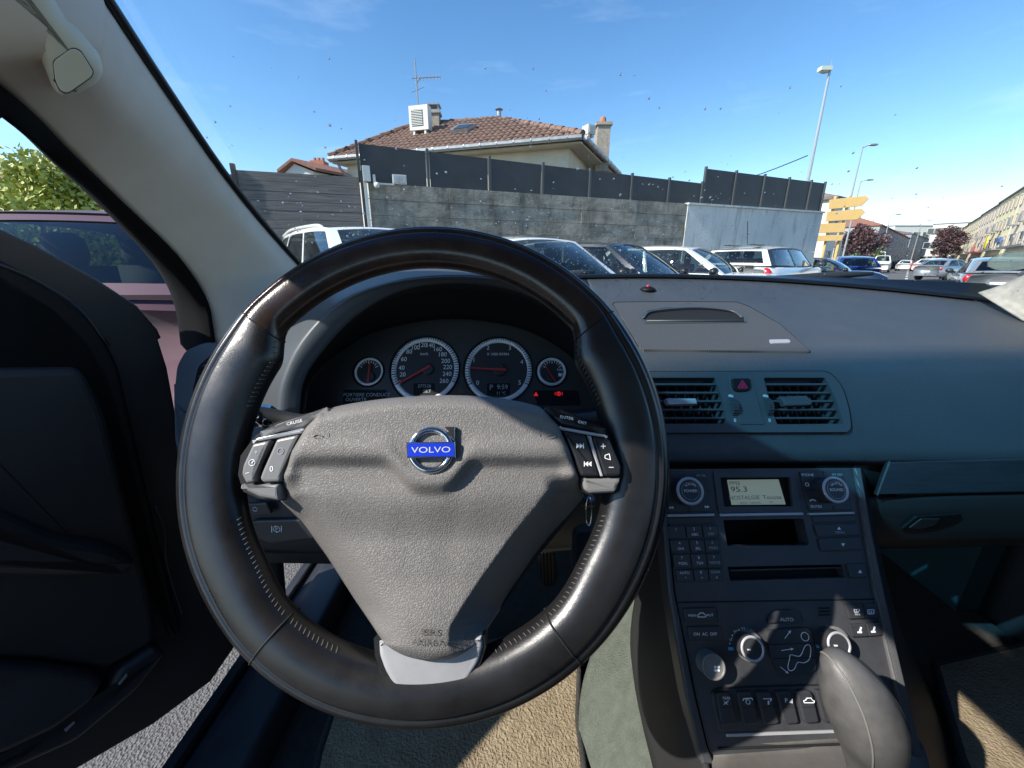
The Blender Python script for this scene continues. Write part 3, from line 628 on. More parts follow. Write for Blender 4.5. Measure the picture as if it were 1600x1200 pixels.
# ================================================================== cars
def car(name, label, x, y, head, L=4.2, W=1.78, H=1.5, mat=p_white, kind='hatch', roofm=None, rails=False, group='parked cars', detail=True, z=0., hood_stripes=False, pillar=None, cat_='car'):
    r = empty(name, (x, y, z), math.radians(head)); tag(r, label, cat_, group)
    roofm = roofm or mat; pillar = pillar or mat
    zb = H*(.70 if kind == 'mini' else .63); hw = W/2
    if kind == 'van': xC, xF, xR, xB, zh = L*.36, L*.22, -L*.48, -L*.495, H*.50
    elif kind == 'suv': xC, xF, xR, xB, zh = L*.25, L*.07, -L*.42, -L*.485, H*.60
    elif kind == 'mini': xC, xF, xR, xB, zh = L*.24, L*.12, -L*.43, -L*.475, H*.62
    elif kind == 'sedan': xC, xF, xR, xB, zh = L*.22, L*.03, -L*.25, -L*.40, H*.58
    else: xC, xF, xR, xB, zh = L*.25, L*.06, -L*.36, -L*.475, H*.57
    # body: lofted cross sections
    st = [-.5, -.49, -.46, -.4, -.3, -.15, 0, .12, .22, .3, .38, .44, .48, .5]; rows = []
    for s in st:
        xx = s*L; e = min(1, (0.5-abs(s))/.09); wf = hw*(.80+.20*math.sin(e*math.pi/2))
        if xx > xC: t = (xx-xC)/(L*.5-xC); zt = zb+.02-(zb-zh)*.4*t-(zh-.62*zh)*max(0, t-.55)**1.6*2.0
        elif xx < xB: zt = zb*.97
        else: zt = zb+.01
        if kind == 'sedan' and xx < xB: zt = zb+.02
        zl = .24 if abs(s) < .42 else .24+.08*(abs(s)-.42)/.08
        half = [(0, zl), (wf*.9, zl), (wf*.98, zl+.12), (wf, zl+(zt-zl)*.45), (wf*.985, zl+(zt-zl)*.72), (wf*.95, zt-.03), (wf*.90, zt), (wf*.45, zt+.022), (0, zt+.03)]
        rows.append([(xx, -a, c) for a, c in half]+[(xx, a, c) for a, c in half[-2:0:-1]])
    n = len(rows[0]); V = [p for q in rows for p in q]; Fc = grid_faces(len(rows), n, True)+[tuple(range(n)), tuple((len(rows)-1)*n+i for i in range(n))[::-1]]
    mk('body', V, Fc, mat, r, True, local=True)
    wb, wr = hw*.93, hw*.70; zr = H-.05; zc = zb+.005
    FB = lambda s: np.array([xC, s*wb*.97, zc]); FT = lambda s: np.array([xF, s*wr*.97, zr-.035]); RT = lambda s: np.array([xR, s*wr*.93, zr-.06]); RB = lambda s: np.array([xB, s*wb*.93, zc+.04])
    def panel(nm, A, B, Cc, D, bul, ins, gm, fm_, nu=12, nv=8, bdir=None, bot=None, top=None):
        bot = bot or (lambda u: A*(1-u)+B*u); top = top or (lambda u: D*(1-u)+Cc*u)
        nrm = unit(np.cross(B-A, D-A)) if bdir is None else np.array(bdir)
        ctr = np.array([0, 0, zb]); 
        if nrm@((A+Cc)/2-ctr) < 0: nrm = -nrm
        us = [0, ins[0]]+list(np.linspace(ins[0], 1-ins[1], nu))[1:-1]+[1-ins[1], 1]; vs_ = [0, ins[2]]+list(np.linspace(ins[2], 1-ins[3], nv))[1:-1]+[1-ins[3], 1]
        def pt(u, v, off=0): p = bot(u)*(1-v)+top(u)*v; return p+nrm*(bul*(1-(2*u-1)**2)*(.4+.6*(1-(2*v-1)**2))+off)
        V = [pt(u, v) for v in vs_ for u in us]; Cn = len(us); Fo = []; 
        for i in range(len(vs_)-1):
            for j in range(Cn-1):
                if i in (0, len(vs_)-2) or j in (0, Cn-2): Fo.append((i*Cn+j, i*Cn+j+1, (i+1)*Cn+j+1, (i+1)*Cn+j))
        fr_ = mk(nm+'_frame', V, Fo, fm_, r, True, local=True)
        V = [pt(u, v, -.006) for v in vs_[1:-1] for u in us[1:-1]]
        mk(nm, V, grid_faces(len(vs_)-2, Cn-2), gm, r, True, local=True)
    panel('windscreen', FB(1), FB(-1), FT(-1), FT(1), .10, (.075, .075, .02, .07), m_cglass, pillar)
    panel('rear_window', RB(-1), RB(1), RT(1), RT(-1), .05, (.09, .09, .12 if kind != 'van' else .1, .10), m_cglass, mat)
    nside = 2 if kind in ('hatch', 'mini', 'van', 'sedan') else 3
    for s in (1, -1):
        ts = [0, .50, 1.0] if nside == 2 else [0, .40, .74, 1.0]
        for k in range(nside):
            a, b_ = ts[k], ts[k+1]; lb = lambda t: FB(s)*(1-t)+RB(s)*t+np.array([0, s*.03, 0])*math.sin(math.pi*t); lt = lambda t: FT(s)*(1-t)+RT(s)*t+np.array([0, s*.035, .042])*math.sin(math.pi*t)**.8
            panel('side_window', lb(a), lb(b_), lt(b_), lt(a), .02, (.10 if k == 0 else .03, .03 if k < nside-1 else .16, .03, .09), m_cglass, pillar, 8, 5, None, lambda u: lb(a+(b_-a)*u), lambda u: lt(a+(b_-a)*u))
    # roof
    R_rows = []
    for t in np.linspace(0, 1, 9):
        a, b_ = FT(1)*(1-t)+RT(1)*t, FT(-1)*(1-t)+RT(-1)*t; q = .042*math.sin(math.pi*t)**.8 if 0 < t < 1 else 0
        a = a+np.array([0, .035*q/.042, q]); b_ = b_+np.array([0, -.035*q/.042, q])
        R_rows.append([a*(1-u)+b_*u+np.array([0, 0, .055*math.sin(math.pi*u)**.6*(.55+.45*math.sin(math.pi*t))]) for u in np.linspace(0, 1, 11)])
    V, Fc = loft(R_rows, 1, 1, 0); mk('roof', V, Fc, roofm, r, True, local=True)
    if rails:
        for s in (1, -1):
            b = MB(); b.tube(spl([FT(s)*.93+RT(s)*.07+[0, 0, .0], FT(s)*.80+RT(s)*.20+[0, s*.01, .05], FT(s)*.3+RT(s)*.7+[0, s*.01, .075], FT(s)*.03+RT(s)*.97+[0, 0, .02]], 5), .028, 8); b.obj('roof_rail', mat, r, True, local=True)
    for s in (1, -1):
        b = MB(); c = np.array([xC-.12, s*(hw+.1), zb+.07]); b.ball(c, (.075, .11, .075), 12, 8); b.tube([c-[0, s*.05, .03], (xC-.1, s*hw*.93, zb+.01)], .03, 6)
        mi = b.obj('mirror', mat if mat in (p_white, p_pearl) and not hood_stripes and kind == 'suv' else m_trimb, r, True, local=True)
        if detail:
            b = MB(); b.ball(c+[-.045, 0, 0], (.045, .092, .06), 10, 6); b.obj('mirror_glass', m_pane, mi, True, local=True)
    for s in (1, -1):
        b = MB(); b.ball((L*.465, s*hw*.68, zh*.80), (.10, .20, .075), 10, 6); b.obj('headlight', m_head, r, True, local=True)
        b = MB(); b.ball((-L*.478, s*hw*.78, zb*.86), (.07, .13, .13 if kind != 'mini' else .16), 10, 6); b.obj('tail_light', m_tail, r, True, local=True)
        for xx in (L*.31, -L*.30):
            b = MB(); b.tube([(xx, s*(hw-.2), .32), (xx, s*(hw+.005), .32)], .32, 20); wh_ = b.obj('wheel', m_tyre, r, True, local=True)
            b = MB(); b.tube([(xx, s*(hw-.02), .32), (xx, s*(hw+.015), .32)], .21, 14); b.obj('rim', m_rim, wh_, local=True)
    b = MB(); b.box((L*.502, 0, .42), (.02, .5, .11)); b.obj('number_plate', m_plate, r, local=True); b = MB(); b.box((-L*.503, 0, .6), (.02, .5, .11)); b.obj('number_plate', m_plate, r, local=True)
    if detail:
        for s in (1, -1):
            for xx in (L*.02, -L*.2):
                b = MB(); b.box((xx-.1, s*hw*.42, zb-.05), (.12, .44, .5)); b.tube([(xx-.13, s*hw*.42, zb+.2), (xx-.13, s*hw*.42, zb+.28), (xx-.13, s*hw*.42, zb+.38), (xx-.13, s*hw*.42, zb+.42)], [(.05, .1), (.06, .13), (.05, .12), (.02, .07)], 10); b.obj('seat', m_seatc, r, True, local=True)
        b = MB(); b.tube([(xC-.12, -wb*.8, zb-.02), (xC-.12, wb*.8, zb-.02)], .1, 8); b.obj('dashboard', m_dashc, r, True, local=True)
        b = MB(); b.box((xF-.03, 0, zr-.1), (.02, .2, .06)); b.obj('interior_mirror', m_trimb, r, local=True)
    if hood_stripes:
        for s in (1, -1):
            b = MB(); b.box((xB-.06, s*hw*.42, zb*.90), (.03, .16, zb*.3)); b.obj('stripe', m_trimb, r, local=True)
            b = MB(); b.box((xR+.3, s*hw*.3, H+.0), (.55, .13, .02)); b.obj('roof_stripe', m_trimb, r, local=True)
        b = MB(); b.tube([(xR+.45, 0, H), (xR+.25, 0, H+.5)], .008, 5); b.obj('aerial', m_trimb, r, local=True)
    return r
car('parked_suv', 'white crossover with roof rails and dark windscreen, seen above the wheel left', -1.95, 5.72, -48, 4.5, 1.86, 1.70, p_white, 'suv', roofm=p_black, rails=True)
car('parked_car', 'white car half hidden behind the steering wheel rim', .30, 6.2, -60, 4.2, 1.78, 1.60, p_white, 'hatch')
car('parked_car', 'black hatchback with black mirrors between two white cars', 1.80, 7.4, -44, 4.2, 1.78, 1.57, p_black, 'hatch')
car('parked_car', 'white hatchback right of the black one', 3.62, 8.7, -42, 4.1, 1.76, 1.56, p_white, 'hatch')
car('parked_mini', 'white small car with black stripes seen from its rear', 6.25, 10.2, 40, 3.9, 1.75, 1.58, p_white, 'mini', hood_stripes=True, pillar=m_trimb, roofm=p_white)
car('parked_car', 'dark blue hatchback nose on beside the striped white car', 11.6, 15.6, -42, 4.1, 1.75, 1.42, p_dblue, 'hatch')
car('parked_car', 'blue estate car with red tail light by the yellow signs', 16.0, 19.6, 62, 4.3, 1.78, 1.5, p_blue, 'hatch', roofm=p_black)
car('parked_car', 'maroon hatchback parked on the driver side, seen from behind', -3.05, 3.95, 108, 4.2, 1.86, 1.58, p_red, 'hatch')
car('parked_car', 'silver hatchback under the round windscreen sticker', 15.6, 13.2, 46, 4.2, 1.76, 1.38, p_silver, 'hatch')
car('parked_car', 'white car at the right edge beyond the silver hatchback', 18.6, 14.3, 46, 4.3, 1.78, 1.36, p_white, 'hatch')
def farcar(px, Y, head, mat, label, kind='hatch', H=1.5, L=4.2, cat_='car', W=1.78):
    q = pY2(px, Y); car('street_car' if kind != 'van' else 'white_van', label, q[0], q[1], head, L, W, H, mat, kind, detail=False, group='cars along the far street', cat_=cat_)
farcar(1348, 42, -130, p_black, 'black car coming towards us left of the white van')
farcar(1379, 52, -132, p_white, 'white van driving down the street', 'van', 2.05, 4.4, 'van', 1.85)
farcar(1372, 68, -132, p_white, 'taller white van behind the first van', 'van', 2.9, 5.4, 'van', 2.0)
farcar(1418, 60, 40, p_white, 'white car on the street bend right of the vans', 'sedan')
farcar(1414, 78, 35, p_dblue, 'dark blue car at the far bend', 'suv', 1.7)
farcar(1402, 82, 30, p_grey, 'grey car far off beside the terrace')
farcar(1452, 58, 10, p_redc, 'red car in the far row on the right kerb')
farcar(1459, 52, 10, p_white, 'white car just before the red one')
farcar(1469, 45, 10, p_white, 'white estate in the far right row before the white car', 'suv', 1.65)
farcar(1480, 37, 12, p_silver, 'silver car in the far right row')
farcar(1485, 29, 15, p_silver, 'silver car nearest in the far right row', 'sedan', 1.45)
farcar(1326, 34, -120, p_dblue, 'dark car parked below the purple tree')

# ================================================================== THE CABIN: materials
m_rimL = M('wheel_leather', (.0115, .011, .0115), .30, var=.35, vscale=22, bump=.12, bscale=650, bkind='leather', bdist=.0002, spec=.6)
m_rimT = M('wheel_top_trim', (.010, .008, .008), .2, var=.5, vscale=14, vcol=(.05, .028, .02), bump=.1, bscale=500, spec=.5)
m_pad = M('airbag_vinyl', (.150, .140, .132), .58, var=.1, vscale=15, bump=.45, bscale=560, bkind='leather', bdist=.0006, spec=.55)
m_padd = M('embossed_letter', (.09, .085, .08), .5)
m_pod = M('glare_grey_plastic', (.17, .165, .16), .36, bump=.2, bscale=900, bdist=.0003)  # grey raised so the colour carries the sun glare on the left switches
m_podb = M('black_switch_plastic', (.016, .016, .018), .4, bump=.15, bscale=900, bdist=.0003)
m_silver = M('satin_silver', (.46, .46, .475), .36, metal=.3, var=.05, vscale=60, bump=.1, bscale=1500, bdist=.0002)
m_chrome = M('chrome', (.75, .75, .77), .09, metal=1.)
m_letter = M('silver_letter', (.62, .64, .68), .35, metal=.25)
m_blue = M('blue_enamel', (.008, .035, .48), .22, coat=.8)
m_dash = M('dash_skin', (.050, .058, .067), .5, var=.12, vscale=6, bump=.5, bscale=420, bkind='leather', bdist=.0005, spec=.55)
m_fasc = M('fascia_plastic', (.054, .062, .070), .45, bump=.3, bscale=700, bdist=.0003)
m_stack = M('stack_plastic', (.05, .051, .056), .42, var=.25, vscale=18, bump=.25, bscale=800, bdist=.0003)
m_key = M('button_plastic', (.036, .037, .041), .38, bump=.12, bscale=900, bdist=.0003)
m_black = M('matt_black', (.006, .006, .007), .6, spec=.25)
m_gap = M('shadow_gap', (.004, .004, .004), .8)
m_clus = M('cluster_face', (.045, .043, .042), .4)
m_dial = M('dial_face', (.03, .029, .03), .45)
m_ring = M('dial_ring', (.78, .78, .80), .4, metal=.1)
m_ink = M('white_print', (.85, .86, .87), .5)
m_inkd = M('dim_print', (.42, .44, .47), .5)
m_red = M('red_needle', (.55, .035, .03), .4)
m_redl = M('red_warning_light', (.8, .02, .03), .4, emit=.35)
m_redp = M('red_print', (.42, .015, .06), .45)
m_cyan = M('blue_print', (.05, .42, .7), .5)
m_lcd = M('radio_screen', (.25, .30, .24), .3, emit=.25)
m_lcdt = M('lcd_segment', (.03, .04, .03), .6)
m_lcdf = M('faint_lcd_segment', (.15, .17, .16), .6)
m_pil = M('pillar_cloth', (.74, .645, .55), .92, bump=.25, bscale=1400, bdist=.0004, var=.05, vscale=20)
m_hand = M('cream_handle', (.74, .69, .56), .5)
m_pilf = M('sun_dimmed_foot_cloth', (.34, .32, .28), .9, var=.2, vscale=60, bump=.4, bscale=500, bdist=.0006)  # darker copy of the pillar cloth, colour lowered to tame the sun on it
m_seal = M('fuzzy_door_seal', (.008, .008, .009), .95, bump=.9, bscale=900, bdist=.001, spec=.1)
m_door = M('door_trim', (.02, .021, .024), .55, var=.15, vscale=10, bump=.4, bscale=600, bdist=.0004)
m_sill = M('sill_plastic', (.024, .028, .036), .5, var=.3, vscale=14, bump=.3, bscale=500, bdist=.0004)
m_carp = M('grey_green_carpet', (.085, .098, .078), .98, var=.2, vscale=60, bump=1., bscale=420, bdist=.003)
m_carpd = M('dark_carpet', (.035, .033, .03), .98, var=.3, vscale=50, bump=1., bscale=420, bdist=.003)
m_mat = M('beige_mat', (.215, .165, .10), .98, var=.3, vscale=45, vcol=(.32, .255, .165), bump=1., bscale=260, bdist=.006)
m_cons = M('console_side', (.014, .014, .015), .6, bump=.3, bscale=700, bdist=.0004)
m_bord = M('console_border', (.10, .10, .105), .5, bump=.8, bscale=260, bdist=.001, bkind='wave')
m_trim = M('brushed_trim', (.055, .065, .075), .34, metal=.6, var=.2, vscale=30, stretch=(.6, 9, 9))
m_shift = M('shifter_leather', (.085, .082, .08), .45, var=.3, vscale=30, bump=.12, bscale=600, bkind='leather', bdist=.0005)
m_seam = M('seam_thread', (.16, .15, .14), .8)
m_stitch = M('grey_thread', (.085, .08, .075), .7)
m_grill = None
m_frit = M('black_frit', (.004, .004, .005), .35)
m_rubber = M('wiper_rubber', (.02, .022, .024), .6)
m_wind = glass('windscreen_glass', (.93, .97, .97), .55, .97)
_t = m_wind.node_tree; _a = [n for n in _t.nodes if n.type == 'BSDF_TRANSPARENT'][0]; _c = _t.nodes.new('ShaderNodeTexCoord'); _s = _t.nodes.new('ShaderNodeSeparateXYZ'); _r = _t.nodes.new('ShaderNodeMapRange')
_r.inputs['From Min'].default_value = CAMZ+.305; _r.inputs['From Max'].default_value = CAMZ+.345; _x = _t.nodes.new('ShaderNodeMix'); _x.data_type = 'RGBA'; _x.inputs['A'].default_value = (.91, .95, .95, 1); _x.inputs['B'].default_value = (.085, .335, .54, 1)   # sun band of the glass
_t.links.new(_c.outputs['Object'], _s.inputs[0]); _t.links.new(_s.outputs['Z'], _r.inputs['Value']); _t.links.new(_r.outputs['Result'], _x.inputs['Factor']); _t.links.new(_x.outputs['Result'], _a.inputs['Color'])
_g = [n for n in _t.nodes if n.type == 'OUTPUT_MATERIAL'][0]; _p = _g.inputs[0].links[0].from_socket; _d = _t.nodes.new('ShaderNodeBsdfDiffuse'); _d.inputs[0].default_value = (.8, .78, .74, 1)
_n = _t.nodes.new('ShaderNodeTexNoise'); _n.inputs['Scale'].default_value = 9; _n.inputs['Detail'].default_value = 9; _n.inputs['Roughness'].default_value = .75; _q = _t.nodes.new('ShaderNodeMapRange'); _q.inputs['From Min'].default_value = .38; _q.inputs['From Max'].default_value = .8; _q.inputs['To Min'].default_value = .012; _q.inputs['To Max'].default_value = .055
_k = _t.nodes.new('ShaderNodeMixShader'); _t.links.new(_c.outputs['Object'], _n.inputs['Vector']); _t.links.new(_n.outputs['Fac'], _q.inputs['Value']); _t.links.new(_q.outputs['Result'], _k.inputs[0]); _t.links.new(_p, _k.inputs[1]); _t.links.new(_d.outputs[0], _k.inputs[2]); _t.links.new(_k.outputs[0], _g.inputs[0])   # dust film
m_drop = bpy.data.materials.new('water_drop'); m_drop.use_nodes = True
_b = m_drop.node_tree.nodes['Principled BSDF']; _b.inputs['Transmission Weight'].default_value = 1; _b.inputs['Roughness'].default_value = .0; _b.inputs['IOR'].default_value = 1.33
_t = m_drop.node_tree; _w = _t.nodes.new('ShaderNodeBsdfTranslucent'); _w.inputs[0].default_value = (.8, .82, .85, 1); _m = _t.nodes.new('ShaderNodeMixShader'); _m.inputs[0].default_value = .30; _o = _t.nodes['Material Output']; _t.links.new(_b.outputs[0], _m.inputs[1]); _t.links.new(_w.outputs[0], _m.inputs[2]); _t.links.new(_m.outputs[0], _o.inputs['Surface'])  # translucent white mixed in as the sparkle of sunlit drops
m_teal = M('teal_light_kick_panel', (.015, .05, .06), .4)  # teal of the sunlight through the glass band put into the base colour
m_stick = bpy.data.materials.new('pale_sticker'); m_stick.use_nodes = True
_t = m_stick.node_tree; _t.nodes.clear(); _o = _t.nodes.new('ShaderNodeOutputMaterial'); _a = _t.nodes.new('ShaderNodeBsdfTranslucent'); _a.inputs[0].default_value = (.62, .64, .46, 1); _c = _t.nodes.new('ShaderNodeBsdfTransparent'); _c.inputs[0].default_value = (.8, .82, .62, 1)
_m = _t.nodes.new('ShaderNodeMixShader'); _m.inputs[0].default_value = .6; _t.links.new(_c.outputs[0], _m.inputs[1]); _t.links.new(_a.outputs[0], _m.inputs[2]); _t.links.new(_m.outputs[0], _o.inputs[0])
m_head = M('headliner', (.58, .54, .47), .95)
m_bodyp = M('own_car_paint', (.02, .022, .026), .3, metal=.3, coat=.8)
m_seat2 = M('beige_seat', (.3, .25, .19), .7)

def mesh_dots(m, scale, dark):
    t = m.node_tree; l = t.links; b = t.nodes['Principled BSDF']; co = t.nodes.new('ShaderNodeTexCoord'); x = t.nodes.new('ShaderNodeTexVoronoi'); x.inputs['Scale'].default_value = scale; x.inputs['Randomness'].default_value = 0
    mq = t.nodes.new('ShaderNodeMapping'); mq.inputs['Scale'].default_value = (1, 1, 0); l.new(co.outputs['Object'], mq.inputs['Vector']); l.new(mq.outputs['Vector'], x.inputs['Vector']); r = t.nodes.new('ShaderNodeValToRGB'); r.color_ramp.elements[0].position = .28; r.color_ramp.elements[1].position = .36
    c = b.inputs['Base Color'].default_value[:]; r.color_ramp.elements[0].color = (*dark, 1); r.color_ramp.elements[1].color = c
    l.new(x.outputs['Distance'], r.inputs['Fac']); l.new(r.outputs['Color'], b.inputs['Base Color'])
    bp = t.nodes.new('ShaderNodeBump'); bp.inputs['Strength'].default_value = .8; bp.inputs['Distance'].default_value = .001; l.new(r.outputs['Color'], bp.inputs['Height']); l.new(bp.outputs['Normal'], b.inputs['Normal'])
m_grill = M('speaker_mesh', (.085, .088, .09), .6); mesh_dots(m_grill, 330, (.012, .012, .012))

CAR = empty('own_car', (.3, .3, 0)); tag(CAR, 'dark car interior around the driver seat with leather wheel and open driver door', 'car')
def ss(a, b, x): t = np.clip((x-a)/(b-a), 0, 1); return t*t*(3-2*t)

# ------------------------------------------------------------------ dashboard skin
PRF = np.array([(.507, -.271), (.515, -.254), (.535, -.221), (.558, -.187), (.579, -.160), (.597, -.1465), (.617, -.137), (.70, -.114), (.834, -.078), (.96, -.034), (1.2, .02)])
def dash_yb(x): return .955-(.08 if x < .3 else .075)*((x-.3)/.64)**2
def dash_z(x, y): return CAMZ+np.interp(y, PRF[:, 0], PRF[:, 1])-.011*((x-.3)/.64)**2*ss(.6, .9, y)
def dash_hit(px, py, off=0.):
    r = ray(px, py); ts = np.linspace(.35, 1.5, 2400); f = CAMZ+r[2]*ts-dash_z(r[0]*ts, r[1]*ts)-off
    k = np.where(f < 0)[0]; k = k[0] if len(k) else len(ts)-1; t = ts[k-1]+(ts[k]-ts[k-1])*f[k-1]/(f[k-1]-f[k]+1e-12); return CAM+r*t
def in_vent(p):
    q = p-CAM; z = q@F_; x, y = 800+FPX*(q@R_)/z, 600+FPX*(q@D_)/z; s = (y-590)/72*26
    return 585 < y < 667 and (990+s*.5 < x < 1117+s or 1190+s*.8 < x < 1291+s*1.1)
def dash_part(name, x0, x1, y0, nx, mat=m_dash):
    rows = []
    for x in np.linspace(x0, x1, nx):
        ys = list(np.linspace(y0, .66, 26))[:-1]+list(np.linspace(.66, dash_yb(x), 22)) if y0 < .65 else list(np.linspace(y0, dash_yb(x), 20))
        rows.append([np.array([x, y, dash_z(x, y)]) for y in ys])
    V, Fc = loft(rows, 1, 1, 0); Fc = [f for f in Fc if not in_vent(V[list(f)].mean(0))]; n = len(V); Rn, Cn = len(rows), len(rows[0])
    V2 = V-np.array([0, -.004, .012]); Fc2 = Fc+[tuple(i+n for i in f)[::-1] for f in Fc]
    bd = [j for j in range(Cn)]+[i*Cn+Cn-1 for i in range(1, Rn)]+[(Rn-1)*Cn+j for j in range(Cn-2, -1, -1)]+[i*Cn for i in range(Rn-2, 0, -1)]
    Fc2 += [(bd[k], bd[k]+n, bd[(k+1) % len(bd)]+n, bd[(k+1) % len(bd)]) for k in range(len(bd))]
    return mk(name, np.concatenate([V, V2]), Fc2, mat, CAR, True)
DASH = dash_part('dashboard', .175, 1.08, .5075, 110)
dash_part('dash_top', -.47, .1745, .665, 30)
# shallow tray moulded into the passenger side top
# windscreen rubber, glass, cowl
def ws(u, v):
    """windscreen surface: u 0..1 left to right, v 0..1 base to header"""
    s = 2*u-1; xb = .3+.745*s; yb = .985-(.105 if s < 0 else .085)*s*s; zb = -.034-.018*s*s
    xt = .3+.715*s; yt = .05-.03*s*s; zt = .505; bul = .018*math.sin(math.pi*v)
    return np.array([xb+(xt-xb)*v, yb+(yt-yb)*v+bul*.45, CAMZ+zb+(zt-zb)*v+bul])
rows = [[ws(u, v) for u in np.linspace(0, 1, 30)] for v in np.linspace(0, 1, 16)]
V, Fc = loft(rows, 1, 1, 0); WIND = mk('windscreen', V, Fc, m_wind, CAR, True)
rows = [[np.array([x, dash_yb(x)-.004, dash_z(x, dash_yb(x))+.001]) for x in np.linspace(-.47, 1.07, 40)],
        [np.array([x, dash_yb(x)+.012, dash_z(x, dash_yb(x))+.0075]) for x in np.linspace(-.47, 1.07, 40)],
        [ws(u, .006)+[0, 0, .001] for u in np.linspace(0, 1, 40)], [ws(u, .0)+[0, .012, -.05] for u in np.linspace(0, 1, 40)]]
V, Fc = loft(rows, 1, 1, .003); mk('windscreen_seal', V, Fc, m_frit, CAR, True)
rows = [[ws(u, 0)+np.array([0, .02+.16*k, -.035-.012*k*k]) for u in np.linspace(.02, .98, 24)] for k in (0, .5, 1, 1.6)]
V, Fc = loft(rows, 1, 1, .004); mk('cowl', V, Fc, m_rubber, CAR, True)
rows = [[np.array([.3+s*.80, y, CAMZ-.105-.06*((y-1.15)/1.0)**2-.05*s*s]) for s in np.linspace(-1, 1, 16)] for y in np.linspace(1.2, 2.15, 10)]
V, Fc = loft(rows, 1, 1, .01); mk('bonnet', V, Fc, m_bodyp, CAR, True)
def wiper(pts, d, r):
    b = MB(); b.tube([P(x, y, q) for (x, y), q in zip(pts, d)], r, 8); return b.obj('wiper', m_rubber, CAR, True)
wp = wiper([(1060, 440), (1140, 437.5), (1220, 434), (1300, 431), (1364, 427.5)], [1.0, 1.0, 1.0, .98, .97], [.003, .0045, .006, .010, .0045])
wp2 = wiper([(1010, 441), (1130, 440), (1260, 437.5), (1400, 439), (1500, 440)], [1.02, 1.01, .99, .95, .9], [.004, .004, .004, .0035, .003])
wp3 = wiper([(800, 430), (860, 428.5), (905, 427), (929, 426)], [1.03, 1.02, 1.02, 1.02], [.004, .005, .009, .006])
# drops of rain left on the glass
b = MB(); T0 = 0
for k in range(5600):
    u = rng.uniform(.02, .98); v = rng.uniform(.01, .45)
    if rng.random() > (.9*math.exp(-(v/.17)**2)+.04)*(1 if u < .56 else .4 if u < .68 else .22): continue
    p = ws(u, v); n = unit(np.cross(ws(u+.01, v)-p, ws(u, v+.01)-p)); n = n if n[2] > 0 else -n
    a = unit(ws(u, v+.01)-p); c = np.cross(n, a); q = rng.uniform(.0006, .0016)*(1.5 if rng.random() < .08 else 1); el = rng.uniform(1.0, 1.5)
    b.ball(p+n*.0003, (q, q*el, q*.6), 7, 5, np.stack([c, a, n], 1))
b.obj('rain_drops', m_drop, WIND, True)['kind'] = 'stuff'
b = MB(); pl = Plane(P(1586, 407, .87), unit([-.25, -.5, -.80]))
b.prism(pl, [(math.cos(t)*.043, math.sin(t)*.036) for t in np.linspace(0, 2*math.pi, 33)[:-1]], -.0006, .0006, px=False); b.obj('sticker', m_stick, WIND)

# ------------------------------------------------------------------ left pillar, seal, roof rail, roof
prow = [[(160, 0, .355), (168, 40, .342), (152, 105, .328), (70, 118, .31), (0, 134, .30)],
        [(250, 135, .43), (243, 165, .42), (219, 200, .41), (160, 222, .395), (109, 237, .385)],
        [(340, 265, .53), (325, 280, .515), (292, 292, .495), (240, 310, .475), (197, 322, .46)],
        [(410, 353, .65), (400, 375, .63), (357, 375, .59), (310, 390, .565), (277, 400, .55)],
        [(466, 416, .766), (455, 440, .74), (408, 452, .68), (355, 465, .64), (320, 465, .62)],
        [(500, 455, .83), (490, 500, .78), (440, 530, .72), (380, 540, .68), (334, 545, .66)]]
prow = [[P(*q) for q in r] for r in prow]
def erow(W, Dd): W, Dd = np.array(W)+CAM, np.array(Dd)+CAM; return [W, W*.8+Dd*.2+[.012, -.004, -.012], W*.5+Dd*.5+[.02, -.01, -.015], W*.25+Dd*.75+[.014, -.004, -.008], Dd]
e1 = erow((-.405, .25, .38), (-.402, .23, .205)); e2 = erow((-.42, .11, .465), (-.425, .06, .31)); e3 = erow((-.43, -.15, .50), (-.435, -.15, .355)); e4 = erow((-.43, -2.0, .46), (-.43, -2.0, .35))
PIL = lobj('pillar_trim', [e4, e3, e2, e1, [a+(a-c)*.5 for a, c in zip(prow[0], prow[1])]]+prow, m_pil, CAR, 4, 4, .004)
PH = Plane.three(P(150, 105, .312), P(60, 110, .297), P(40, 10, .277))
hp = rounded([(-120, -160), (0, -160), (62, -40), (96, 22), (132, 58), (160, 96), (165, 122), (150, 142), (104, 162), (84, 148), (70, 112), (50, 70), (0, 0), (-120, -90)], [20, 20, 30, 30, 20, 20, 14, 14, 14, 20, 30, 30, 20, 20], 5)
b = MB(); b.prism(PH, hp, -.06, .014, .014, bn=6); HD = b.obj('grab_handle', m_hand, CAR, True)
cp_ = [(83, 96), (113, 75), (126, 80), (146, 112), (142, 121), (106, 146), (94, 142), (86, 125)]
b = MB(); b.prism(PH, rounded([(113+(x-113)*1.045, 110+(y-110)*1.045) for x, y in cp_], 8), .012, .0143); b.obj('cap_gap', m_gap, HD); b = MB(); b.prism(PH, rounded(cp_, 8), .012, .0149, .0005); b.obj('screw_cap', m_hand, HD)
pts = [e2[0], e1[0], prow[0][0]*1.5-prow[1][0]*.5]+[r[0] for r in prow]; b = MB(); b.tube([p+np.array([.0, .006, .002]) for p in spl(pts, 4)], .0055, 8); b.obj('glass_edge', m_frit, CAR, True)
outer = [(0, 180, .305), (94, 262, .40), (172, 334, .47), (247, 413, .565), (278, 462, .63), (291, 505, .67), (297, 552, .69)]
outer = [P(*q) for q in outer]; inner = [prow[0][4], prow[1][4], prow[2][4], prow[3][4], prow[4][4], (prow[4][4]+prow[5][4])/2+[.002, 0, 0], prow[5][4]]
o0 = [e2[4]+[-.012, .01, -.03], e1[4]+[-.01, .012, -.022]]+outer; i0 = [e2[4], e1[4]]+inner
